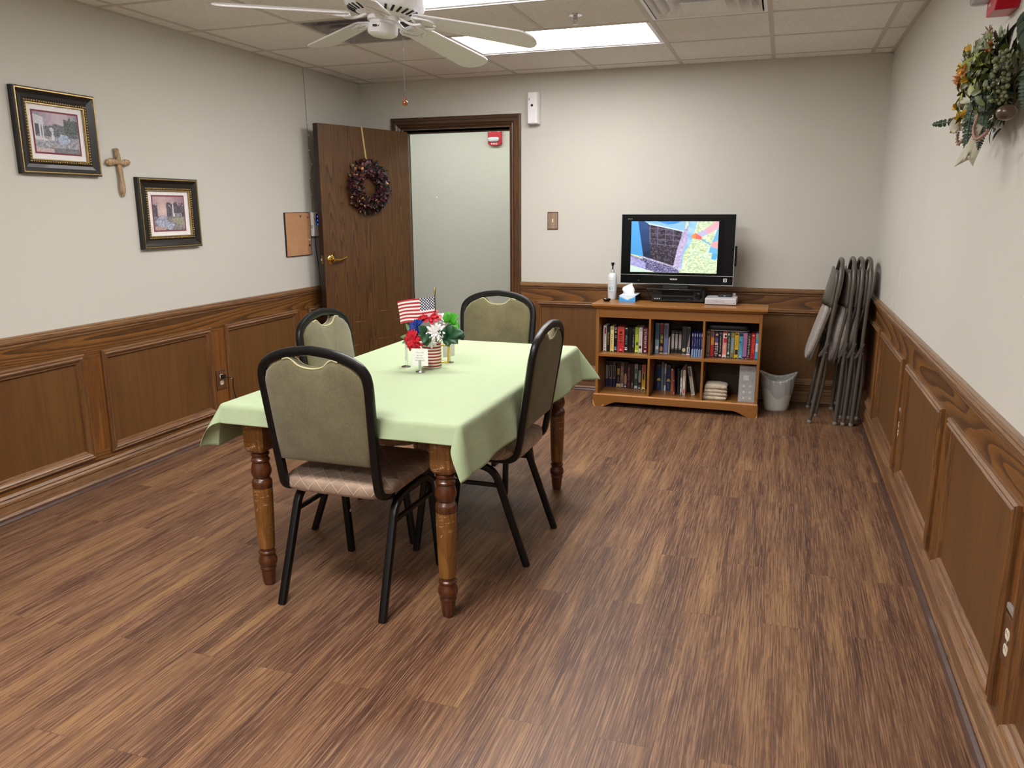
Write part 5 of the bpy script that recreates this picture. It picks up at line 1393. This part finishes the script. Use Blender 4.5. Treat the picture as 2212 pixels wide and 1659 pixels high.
# ------------------------------------------------------------------ left wall: pictures, cross, cork board, keypad
def lwall(name, label, cat, y, z, group=None, x=0): return thing(name, label, cat, (x, y, z), R(90), group)
def framed(label, y, z, w, h, iw, ih, fn, seed):
    t = lwall('framed_picture', label, 'framed picture', y, z, 'matching ornate framed prints on the left wall', .0005)
    prof = [(0, 0), (0, -.024), (.004, -.030), (.010, -.031), (.014, -.026), (.030, -.020), (.046, -.017), (.052, -.020), (.066, -.020), (.068, -.012), (.068, 0)]
    MB().frame(0, 0, w, h, prof).build('frame', M_frame, t)
    MB().frame(0, 0, w - .013, h - .013, [(0, -.029), (.0, -.0318), (.005, -.0318), (.006, -.029)]).build('gold_line', M_gold, t)
    MB().frame(0, 0, w - .13, h - .13, [(0, -.012), (0, -.021), (.004, -.021), (.005, -.012)]).build('inner_lip', M_gold, t)
    mb = MB(); d = .0125
    W2, H2 = w / 2 - .058, h / 2 - .058
    n1 = int(2 * W2 / d); n2 = int(2 * H2 / d)
    for k in range(n1 + 1):
        for s in (-1, 1): mb.ball((-W2 + 2 * W2 * k / n1, -.021, s * H2), .0054, 8, (1.0, 1, .95))
    for k in range(1, n2):
        for s in (-1, 1): mb.ball((s * W2, -.021, -H2 + 2 * H2 * k / n2), .0054, 8, (.95, 1, 1.0))
    mb.build('beading', M_gold, t, smooth='all')
    MB().box(-w / 2 + .06, w / 2 - .06, -.008, -.006, -h / 2 + .06, h / 2 - .06).build('mat_board', M_mat, t)
    MB().box(-iw / 2, iw / 2, -.0088, -.008, -ih / 2, ih / 2).build('mauve_border', M_mauve, t)
    picture('landscape_print', iw - .016, ih - .016, 110, 84, fn, M_print, t, (0, -.0092, 0))
    return t
def sky(u, v, s, a, b, c2): return lerp(lerp(a, b, v * 2 + .3 * nz(u, v, 4, s)), c2, .5 * max(0, nz(u, v, 7, s + 3)))
def pict1(u, v):
    n2 = nz(u, v, 14, 5); n3 = nz(u, v, 42, 6)
    c = lerp(lerp((.20, .19, .27), (.48, .38, .44), 1 - abs(u - .55) * 1.7 + n2 * .3), (.55, .48, .50), max(0, .5 - abs(u - .6) * 2) * max(0, 1 - abs(v - .25) * 3))
    if v > .28 + .18 * abs(u - .55) + .09 * n2 and v < .62: c = lerp((.05, .065, .07), (.20, .21, .24), .5 + n3 + n2 * .5)
    if u > .68 and v > .14 + .1 * n2 and v < .5: c = lerp((.03, .045, .04), (.12, .14, .13), .5 + n3)
    if v > .60 + .03 * n2: c = lerp((.16, .17, .22), (.50, .49, .54), .45 + n3 + .3 * n2)
    if inpoly(u, v, [(.58, .52), (.74, .54), (.80, .72), (.60, .78), (.50, .68)]): c = lerp((.24, .30, .46), (.55, .62, .75), .4 + n3)
    if inpoly(u, v, [(0, .06), (.22, .12), (.23, .30), (.15, .32), (0, .28)]): c = lerp((.42, .42, .50), (.62, .60, .64), .5 + n3)
    if inpoly(u, v, [(.02, .3), (.10, .3), (.12, .55), (.03, .55)]): c = (.06, .06, .08)
    for x in (.13, .19, .01):
        if abs(u - x) < .017 and .28 < v < .68: c = (.60, .60, .66)
    if inpoly(u, v, [(.0, .60), (.28, .66), (.28, .71), (0, .69)]): c = (.60, .58, .62)
    if math.hypot((u - .385), (v - .42) * .8) < .045: c = lerp((.40, .40, .46), (.75, .70, .74), .5 + n3)
    if abs(u - .40) < .03 and .48 < v < .70 and (abs(u - .40) < .016 or v > .56 or v < .51): c = (.62, .62, .68)
    if v > .88 and u > .3: c = lerp(c, (.10, .11, .10), .5 + n3)
    if v > .90 and u < .4: c = lerp((.45, .35, .34), (.62, .52, .48), .5 + n3)
    return c
def pict2(u, v):
    n2 = nz(u, v, 14, 15); n3 = nz(u, v, 42, 16)
    c = lerp((.30, .20, .25), (.56, .40, .40), 1 - abs(u - .3) * 1.4 + n2 * .3)
    c = lerp(c, (.75, .62, .54), .7 * max(0, 1 - math.hypot(u - .32, v - .42) / .24))
    if (u > .42 or u < .13) and v > .22 + .14 * n2 and v < .66: c = lerp((.04, .045, .05), (.18, .15, .19), .5 + n3 + n2 * .4)
    if v > .60 + .04 * n2: c = lerp((.12, .12, .13), (.36, .33, .33), .5 + n3 + .4 * n2)
    if inpoly(u, v, [(.20, .58), (.36, .56), (.42, .72), (.66, .84), (.52, 1), (.16, .90), (.02, .74)]): c = lerp((.22, .24, .38), (.58, .58, .70), .45 + n3 * 1.3)
    if inpoly(u, v, [(.56, .66), (.96, .62), (1, .86), (.72, .82)]): c = lerp((.22, .24, .16), (.42, .38, .30), .5 + n3)
    if inpoly(u, v, [(.60, .40), (.64, .10), (.67, .40), (.68, .60), (.60, .60)]): c = (.60, .56, .62) if u > .62 else (.30, .28, .34)
    if inpoly(u, v, [(.66, .36), (.88, .38), (.92, .48), (.92, .60), (.66, .60)]): c = (.10, .09, .11) if v < .50 else ((.62, .58, .60) if int(u * 44) % 2 else (.10, .09, .12))
    if v > .9 and u < .35: c = lerp((.35, .22, .20), (.55, .42, .38), .5 + n3)
    return c
framed('larger-matted ornate frame with a garden pavilion print, upper left of the cross', -2.945, 1.753, .452, .384, .262, .196, pict1, 1)
framed('ornate frame with a chapel and stream print, lower right of the cross', -2.256, 1.377, .462, .384, .255, .200, pict2, 2)

t = lwall('wooden_cross', 'carved driftwood cross on the wall between the two framed pictures', 'cross', -2.592, 1.637)
def knob(path, rads, seed, seg=16):
    mb = MB(); rs = []
    P = catmull(path, 5); n = len(P)
    for k, p in enumerate(P):
        f = k / (n - 1) * (len(rads) - 1); i = min(int(f), len(rads) - 2); r = rads[i] + (rads[i + 1] - rads[i]) * (f - i)
        tg = (P[min(k + 1, n - 1)] - P[max(k - 1, 0)]).normalized()
        sd = tg.cross(Vector((0, 1, 0))).normalized()
        ring = []
        for q in range(seg):
            a = 2 * PI * q / seg; rr = r * (1 + .22 * noise.noise(Vector((math.cos(a) * 1.5 + seed, math.sin(a) * 1.5, f * 1.6))))
            ring.append(p + sd * rr * math.cos(a) + Vector((0, .5 * rr * math.sin(a), 0)))
        rs.append(ring)
    return mb.rings(rs)
M_drift = wood('driftwood', '#4e3420', '#a4835c', '#cdb38c', 'Z', .5, ring=14, scale=4, pore=.4)
knob([(.012, -.012, -.172), (.010, -.016, -.10), (.003, -.014, 0), (-.003, -.012, .055), (-.004, -.012, .072)], [.006, .019, .016, .015, .016, .018, .015, .018, .008], 2).build('upright', M_drift, t, smooth='all')
knob([(-.082, -.014, -.004), (-.045, -.018, .002), (0, -.020, .0), (.045, -.018, .002), (.080, -.014, .006)], [.005, .017, .018, .013, .012, .014, .017, .014, .005], 7).build('crossbar', M_drift, t, smooth='all')

t = lwall('cork_board', 'small cork board on the left wall beside the keypad', 'cork board', -.985, 1.222, None, .0005)
MB().frame(0, 0, .318, .306, [(0, 0), (0, -.012), (.003, -.012), (.003, 0)]).build('board_edge', M_matte, t)
MB().box(-.156, .156, -.0105, 0, -.150, .150).build('cork_sheet', M_cork, t)
def pin(label, dx, dz, m, r=.006):
    p = lwall('push_pin', label, 'push pin', -.985 + dx, 1.222 + dz, 'push pins on the cork board', .0115)
    MB().lathe([(.001, .0), (r, 0), (r * .6, .003), (r * .6, .008), (r, .010), (.001, .0105)], seg=12, M=Matrix.Rotation(R(90), 4, 'X')).build('pin_head', m, p)
pin('white push pin at the lower right of the cork board', .128, -.045, M_whitepl)
pin('black push pin at the lower right corner of the cork board', .126, -.082, M_matte)
pin('tan push pin at the upper right of the cork board', .122, .118, plain('tan_pin', '#8a4a2a', .5))
p = lwall('paper_scrap', 'torn green scrap pinned near the top of the cork board', 'scrap', -.950, 1.345, None, .0112)
MB().prism([(-.018, .008), (.014, .010), (-.002, -.008)], -.001, 0, 'xz').build('scrap_sheet', plain('green_scrap', '#3c4a24', .6), p)

t = lwall('wall_keypad', 'white wall keypad with a blue display next to the door edge', 'keypad', -.770, 1.290, None, .0)
MB().box(-.052, .052, -.034, 0, -.088, .085).build('keypad_body', M_whitepl, t, bevel=.005)
MB().box(-.012, .046, -.0348, -.033, -.01, .075).build('display_panel', plain('navy_glass', '#0c1430', .2), t)
for k in range(3): MB().box(.0, .012, -.0356, -.0345, .048 - .028 * k, .060 - .028 * k).build('display_light', plain('blue_glow_%d' % k, '#101830', .3, emit='#2f5fff', estr=2.5), t)
MB().box(-.034, -.026, -.0348, -.033, .02, .04).build('keypad_button', M_btext, t)
for k in range(4): MB().box(-.0525, -.0518, -.028, -.008, -.03 + .006 * k, -.027 + .006 * k).build('side_slot', M_gtext, t)
wp = [(2.372, -.800), (2.181, -.791), (2.007, -.786), (1.92, -.775), (1.815, -.780), (1.72, -.752), (1.62, -.790), (1.50, -.779), (1.376, -.782)]
t = lwall('signal_wire', 'thin grey wire stapled down the wall from ceiling to keypad', 'wire', 0, 0)
MB().tube(catmull([(y, -.004, z) for z, y in wp], 6), .0018, 6).build('wire_strand', M_cable, t)
for z, y in wp[1:-1:1]: MB().ball((y, -.006, z), .0052, 8).build('wire_clip', M_whitepl, t)
t = lwall('power_lead', 'black cord dropping from the keypad behind the door', 'cord', 0, 0)
MB().tube(catmull([(-.772, -.012, 1.206), (-.765, -.006, 1.13), (-.745, -.005, 1.02), (-.735, -.005, .92), (-.73, -.006, .838)], 6), .0024, 6).build('cord_strand', M_matte, t)

# ------------------------------------------------------------------ outlets and switches
def outlet(name, label, loc_, rz, plug=False, vert=(.088, .125)):
    t = thing(name, label, 'power outlet', loc_, rz)
    w, h = vert
    MB().box(-w / 2, w / 2, -.006, 0, -h / 2, h / 2).build('cover_plate', M_outbr, t, bevel=.0025)
    for s in (-1, 1):
        zc = s * .0205
        poly = [(.0165 * math.cos(a) if abs(math.cos(a)) < .95 else .0157 * math.copysign(1, math.cos(a)), zc + max(-.0135, min(.0135, .0165 * math.sin(a)))) for a in [2 * PI * k / 28 for k in range(28)]]
        r = MB().prism(poly, -.0078, -.006, 'xz').build('receptacle', M_ivory, t)
        for dx in (-.0065, .0065): MB().box(dx - .0012, dx + .0012, -.0081, -.0078, zc - .001, zc + .008).build('slot', M_btext, r)
    MB().lathe([(.001, 0), (.003, 0), (.003, .001), (.001, .001)], seg=10, M=Matrix.Translation((0, -.006, 0)) @ Matrix.Rotation(R(90), 4, 'X')).build('plate_screw', M_silver, t)
    return t
outlet('wall_outlet', 'brown wall outlet with a black plug on the left wainscot', (.012, -1.945, .352), R(90))
t = lwall('plugged_cord', 'black power cord plugged into the left wall outlet', 'cord', -1.945, .352, None, .0198)
MB().box(-.012, .012, -.026, 0, .008, .032).build('plug', M_matte, t, bevel=.003)
MB().tube(catmull([(0, -.026, .018), (.02, -.045, .012), (.05, -.045, -.005), (.065, -.03, -.07), (.10, -.02, -.16), (.12, -.02, -.25), (.16, -.03, -.338)], 8), .0028, 8).build('cord_strand', M_matte, t, smooth=True)
MB().ball((.034, -.046, .004), .004, 8).build('cord_tie', M_whitepl, t)
outlet('wall_outlet', 'brown wall outlet low on the right wainscot nearest the back corner', (W - .012, -1.930, .362), R(-90))
outlet('wall_outlet', 'brown wall outlet low on the right wainscot nearest the viewer', (W - .012, -3.915, .350), R(-90))
for yy, zz_, l in ((-1.930, .452, 'small grey box above the far right wall outlet'), (-3.915, .437, 'small grey box above the near right wall outlet')):
    t = thing('cable_jack', l, 'jack', (W - .012, yy, zz_), R(-90))
    MB().box(-.03, .03, -.009, 0, -.008, .008).build('jack_shell', M_cable, t, bevel=.002)
t = thing('switch_plate', 'burl-patterned wooden switch plate on the back wall above the rail', 'switch plate', (1.630, 0, 1.305))
MB().box(-.042, .042, -.006, 0, -.066, .066).build('plate_rim', plain('plate_rim', '#3a241a', .4), t, bevel=.001)
MB().box(-.037, .037, -.0072, -.006, -.060, .060).build('burl_panel', wood('burl', '#4a3326', '#8d745f', '#c0aa92', 'Z', .4, ring=40, scale=5, pore=.3), t)
MB().box(-.005, .005, -.0085, -.007, -.012, .012).build('toggle_slot', M_ivory, t)
MB().box(-.0035, .0035, -.016, -.008, -.001, .008).build('toggle', M_ivory, t, bevel=.001)

# ------------------------------------------------------------------ air freshener, alarms
t = thing('air_freshener', 'white automatic air freshener mounted right of the door frame', 'air freshener', (1.484, 0, 2.128))
MB().box(-.046, .046, -.020, 0, -.115, .115).build('back_shell', plain('shell_grey', '#cfcfd2', .4), t, bevel=.004)
MB().rings([[Vector((sx * a, y, sz * b)) for sx, sz in ((-1, -1), (1, -1), (1, 1), (-1, 1))] for a, b, y in ((.045, .114, -.020), (.044, .113, -.055), (.036, .110, -.074))]).build('front_cover', M_whitepl, t, bevel=.004)
pz = [(-.022, -.103), (.020, -.103), (.020, -.02)] + [(-.001 + .021 * math.cos(PI * k / 8), -.02 + .021 * math.sin(PI * k / 8)) for k in range(1, 8)] + [(-.022, -.02)]
MB().prism(pz, -.0775, -.074, 'xz').build('raised_panel', M_white, t, bevel=.002)
MB().lathe([(.001, 0), (.0095, 0), (.0095, .002), (.001, .002)], seg=20, M=Matrix.Translation((-.002, -.074, .018)) @ Matrix.Rotation(R(90), 4, 'X')).build('spray_nozzle', M_black, t)
MB().box(-.026, -.019, -.0755, -.074, .052, .070).build('indicator', plain('indicator_grey', '#8c8c90', .4), t, bevel=.001)

t = thing('fire_alarm', 'red fire alarm with strobe on the hallway wall beyond the door', 'fire alarm', (.702, 1.3, 2.040))
MB().prism([(-.066, -.05), (-.045, -.064), (0, -.070), (.045, -.064), (.066, -.05), (.066, .068), (-.066, .068)], -.038, 0, 'xz').build('alarm_housing', M_red, t, bevel=.004)
MB().superell((-.004, -.046, -.012), (.054, .016, .021), .5, .4, 28, 12).build('strobe_lens', plain('strobe_silver', '#d9dbe0', .15, .5), t, smooth='all')
lettering('FIRE', 'fire_lettering', .062, .016, (0, -.0385, -.050), M_wtext, t)
MB().box(-.055, -.03, -.0385, -.037, .055, .058).box(.03, .055, -.0385, -.037, .055, .058).build('housing_mark', M_wtext, t)
tag(MB().ball((.089, 1.294, 1.508), .006, 10).build('wall_hook', M_whitepl, smooth=True), 'tiny white hook on the hallway wall', 'hook')

t = thing('fire_strobe', 'red fire strobe with clear lens high on the right wall', 'fire strobe', (W, -3.10, 2.012), R(-90))
MB().rings([[Vector(p) for p in r] for r in (
    [(-.060, 0, -.050), (.055, 0, -.050), (.085, 0, -.02), (.085, 0, .09), (-.060, 0, .09)],
    [(-.060, -.062, -.050), (.045, -.062, -.050), (.07, -.062, -.02), (.07, -.062, .085), (-.060, -.062, .085)])]).build('strobe_housing', M_red, t, bevel=.003)
MB().superell((-.052, -.085, .030), (.020, .026, .045), .35, .4, 28, 12).build('clear_lens', plain('lens_clear', '#cfd4d6', .1, trans=.6, spec=.8), t, smooth='all')
for k, (s, dz) in enumerate((('FIRE', -.022),)):
    lettering(s, 'fire_lettering', .035, .010, (-.02, -.0625, dz), M_wtext, t)

# ------------------------------------------------------------------ wreath on the door
dm = Matrix.Rotation(A_D, 4, 'Z'); dm.translation = Vector((.395, -.012, 0))
def ondoor(lx, out, z): return dm @ Vector((lx, .0448 + out, z))
WX, WZ = .462, 1.562
t = thing('wreath', 'round wreath of dark plum and green dried leaves on the open door', 'wreath', ondoor(WX, 0, WZ), A_D)
rnd = random.Random(9)
def wleaves(n, size, wd, spread, seed, arcs=None):
    rnd = random.Random(seed); mb = MB()
    for k in range(n):
        a = rnd.uniform(0, 2 * PI)
        if arcs:
            while not any(lo <= (a % (2 * PI)) <= hi for lo, hi in arcs): a = rnd.uniform(0, 2 * PI)
        b = rnd.uniform(-.3, PI + .3); rr = .056 * rnd.uniform(.5, 1.0)
        R0 = .142
        c = Vector((math.cos(a) * (R0 + rr * math.cos(b)), .018 + abs(rr * math.sin(b)) * .95, math.sin(a) * (R0 + rr * math.cos(b))))
        out = Vector((math.cos(a) * math.cos(b), math.sin(b), math.sin(a) * math.cos(b)))
        tg = Vector((-math.sin(a), 0, math.cos(a)))
        d = (out * .7 + tg * rnd.uniform(.2, 1.0) + Vector((rnd.uniform(-spread, spread), rnd.uniform(-.1, spread), rnd.uniform(-spread, spread))))
        mb.leaf(c, d, out + Vector((rnd.uniform(-.6, .6), rnd.uniform(0, .6), rnd.uniform(-.6, .6))), size * rnd.uniform(.7, 1.25), wd * rnd.uniform(.8, 1.2), .3, 3, .2)
    return mb
mb = MB(); rs = []
for k in range(40):
    a = 2 * PI * k / 40; rs.append([Vector((math.cos(a) * (.132 + .028 * math.cos(b)), .022 + .02 * math.sin(b), math.sin(a) * (.132 + .028 * math.cos(b)))) for b in [2 * PI * q / 8 for q in range(8)]])
mb.rings(rs, loop=True).build('twig_base', plain('twig_brown', '#1f130e', .8), t)
wleaves(620, .030, .022, .7, 1).build('plum_leaves', plain('plum_leaf', '#451a24', .5, noise_amt=.5, nscale=50), t, smooth='all')
wleaves(520, .034, .012, .9, 2).build('green_leaves', plain('blue_green_leaf', '#1d2a2a', .5, noise_amt=.5, nscale=50), t, smooth='all')
wleaves(230, .026, .021, .6, 3, [(0, 1.9), (3.0, 5.8)]).build('rust_leaves', plain('rust_leaf', '#6a3a32', .5, noise_amt=.4, nscale=50), t, smooth='all')
wleaves(110, .022, .019, .5, 4, [(0, .9), (2.4, 3.0), (4.4, 6.28)]).build('tan_pods', plain('tan_pod', '#c09460', .5, noise_amt=.3, nscale=50), t, smooth='all')['kind'] = 'stuff'
t = thing('wreath_hanger', 'narrow gold over-door hanger holding the wreath', 'hanger', ondoor(.490, 0, 1.7), A_D)
MB().sweep([(0, -.049, .24), (0, -.049, .2945), (0, .002, .2945), (-.0005, .002, .28), (-.035, .002, .04), (-.036, .006, .02)], rrect(.015, .0012, .0004), up=None if False else (0, 1, 0)).build('hanger_strap', plain('pale_gold_strap', '#cdb876', .3, .35), t)

# ------------------------------------------------------------------ floral arrangement on the right wall
t = thing('wall_bouquet', 'artificial floral arrangement with ribbons high on the right wall', 'floral arrangement', (W, -3.25, 1.745), R(-90))
# local x runs toward the viewer (world -y), -y is out from the wall
rnd = random.Random(21)
def cl(n, box, size, wd, seed, curl=.25, seg=5, fold=.3, lift=.6):
    rnd = random.Random(seed); mb = MB()
    for k in range(n):
        c = Vector((rnd.uniform(box[0], box[1]), -rnd.uniform(box[2], box[3]), rnd.uniform(box[4], box[5])))
        d = Vector((rnd.uniform(-1, 1), -rnd.uniform(.1, 1) * lift, rnd.uniform(-.9, 1)))
        mb.leaf(c, d, (rnd.uniform(-.5, .5), -1, rnd.uniform(-.2, .6)), size * rnd.uniform(.7, 1.2), wd * rnd.uniform(.8, 1.2), curl, seg, fold)
    return mb
cl(420, (-.19, .15, .02, .12, -.10, .11), .042, .017, 1).build('olive_foliage', plain('olive_leaf', '#55602c', .5, noise_amt=.35, nscale=40), t, smooth='all')
cl(110, (-.14, .12, .06, .13, -.04, .11), .038, .018, 2).build('light_foliage', plain('light_leaf', '#8a9440', .5, noise_amt=.3, nscale=40), t, smooth='all')
cl(90, (-.20, .20, .02, .09, -.13, .06), .055, .018, 3).build('dark_foliage', plain('forest_leaf', '#263420', .5, noise_amt=.35, nscale=40), t, smooth='all')
mb = MB()
mb.leaf((.06, -.05, .06), (.75, -.2, .6), (-.5, -.8, .3), .15, .085, .25, 8, .25); mb.leaf((.02, -.05, .06), (.6, -.2, .6), (-.5, -.8, .3), .10, .07, .2, 8, .25)
mb.build('broad_leaf', plain('broad_leaf_green', '#1f2e1e', .35, noise_amt=.3, nscale=25), t, smooth='all', solid=.001)
def puff(c, r, n, m, name, seed):
    rnd = random.Random(seed); mb = MB()
    for k in range(n):
        d = Vector((rnd.gauss(0, .8) - .3, -abs(rnd.gauss(0, .7)) - .2, rnd.gauss(0, .8)))
        mb.leaf(c, d, (rnd.uniform(-1, 1), -.5, rnd.uniform(-1, 1)), r * rnd.uniform(.8, 1.1), r * (.16 if n > 100 else .5), .35, 5, .3, 0 if n > 100 else .6)
    return mb.build(name, m, t, smooth='all')
M_or = plain('orange_petal', '#cf8a4c', .6, noise_amt=.2, nscale=60); M_ye = plain('yellow_petal', '#c9a12e', .6, noise_amt=.2, nscale=60)
puff((-.155, -.10, .040), .042, 240, M_or, 'orange_bloom', 1)
for k, (c, m) in enumerate((((-.06, -.12, .10), M_ye), ((.10, -.10, .085), M_or), ((-.03, -.14, .05), M_ye), ((-.16, -.12, -.05), M_ye), ((.01, -.13, .01), M_ye), ((-.10, -.12, -.085), M_ye), ((-.02, -.12, -.08), M_ye), ((.02, -.14, .035), M_or), ((-.12, -.12, -.12), M_ye))):
    puff(c, .020, 14, m, 'small_bloom', 30 + k)
mb = MB()
for k in range(60):
    f = rnd.random(); mb.ball((.17 + .03 * (1 - f) + rnd.uniform(-.016, .016), -.085 + rnd.uniform(-.020, .020), .05 - .12 * f + rnd.uniform(-.01, .01)), rnd.uniform(.005, .007), 8)
mb.build('berry_cluster', plain('green_berry', '#6d7350', .4, noise_amt=.2), t, smooth='all')
mb = MB()
for k in range(10): mb.ball((-.02 + rnd.uniform(-.03, .03), -.12 + rnd.uniform(-.02, .02), .075 + rnd.uniform(-.02, .02)), .006, 8)
mb.build('berry_cluster', bpy.data.materials['green_berry'], t, smooth='all')
def frond(path, L, wd, m, name, n=18, side=(1, -.5, 0), rad=.0025):
    P = catmull(path, 8); mb = MB(); mb.tube(P, rad, 6)
    for k in range(n):
        i = int((k + .5) / n * (len(P) - 2)); p = P[i]; tg = (P[i + 1] - P[i]).normalized(); sd = tg.cross(Vector(side)).normalized()
        s = math.sin(PI * (k + 1.5) / (n + 2)) * .7 + .3
        for q in (-1, 1): mb.leaf(p, sd * q + tg * .4, side, L * s, wd * s, .15, 3, .2)
    return mb.build(name, m, t, smooth='all')
M_fern = plain('fern_green', '#2f4632', .55, noise_amt=.3, nscale=50)
M_curl = plain('dusky_curl', '#8a6a5c', .55, noise_amt=.25, nscale=50)
frond([(-.14, -.11, -.085), (-.22, -.145, -.086), (-.29, -.165, -.083)], .014, .012, M_fern, 'succulent_sprig', 9)
frond([(.05, -.10, .0), (.06, -.12, -.08), (.05, -.12, -.16), (.045, -.11, -.20)], .019, .010, M_fern, 'fern_frond', 30)
frond([(.12, -.09, .02), (.13, -.10, -.06), (.12, -.10, -.14), (.10, -.10, -.19)], .018, .010, M_fern, 'fern_frond', 28)
frond([(.24, -.07, .10), (.32, -.07, .10), (.38, -.06, .05), (.40, -.06, -.02)], .040, .017, M_fern, 'fern_frond', 28)
frond([(.34, -.05, .06), (.36, -.05, -.04), (.33, -.05, -.11)], .035, .013, M_fern, 'fern_frond', 18)
frond([(-.03, -.06, .07), (-.05, -.07, .11), (-.045, -.08, .145), (-.015, -.08, .15)], .024, .005, M_curl, 'curled_frond', 10, rad=.004)
frond([(.02, -.09, -.06), (-.01, -.10, -.11), (-.07, -.11, -.15), (-.14, -.11, -.155), (-.165, -.11, -.135), (-.155, -.11, -.12)], .010, .005, M_curl, 'curled_frond', 12, rad=.0035)
frond([(.10, -.10, -.06), (.12, -.12, -.13), (.17, -.12, -.165), (.23, -.11, -.155), (.235, -.11, -.145)], .009, .006, M_curl, 'curled_frond', 16, rad=.0042)
MB().superell((.235, -.07, -.105), (.030, .024, .020), .9, .9, 20, 12).build('seed_pod', plain('pod_brown', '#4a3a2c', .3, .1, noise_amt=.3, nscale=40), t, smooth='all')
for k, (x, x2, zb, w_) in enumerate(((.00, .09, -.235, .085), (.10, .15, -.225, .03), (-.13, -.09, -.13, .05))):
    mb = MB(); rs = []
    n = 10
    vs = []
    for j in range(n + 1):
        f = j / n; xx = x + (x2 - x) * f; z = -.05 + (zb + .05) * f; yy = -.115 + .02 * math.sin(f * 4 + k) - .0 * f
        notch = .030 if j == n else 0
        hw_ = w_ / 2 * (.5 + .5 * f)
        vs.append([mb.b.verts.new((xx - hw_ * .3, yy - hw_ * .5, z)), mb.b.verts.new((xx, yy + .004, z + notch)), mb.b.verts.new((xx + hw_ * .3, yy + hw_ * .5 + .004 * math.sin(3 * f), z))])
    for j in range(n):
        for i in (0, 1): mb._f([vs[j][i], vs[j][i + 1], vs[j + 1][i + 1], vs[j + 1][i]])
    mb.build('ribbon_tail', M_ribbon, t, smooth='all', solid=.0006)
mb = MB().leaf((-.02, -.12, -.03), (-.8, -.1, -.25), (0, -.9, .4), .055, .045, .4, 8, .6).leaf((-.02, -.12, -.03), (.8, -.1, -.2), (0, -.9, .4), .05, .045, .4, 8, .6)
mb.build('ribbon_bow', M_ribbon, t, smooth='all', solid=.0006)
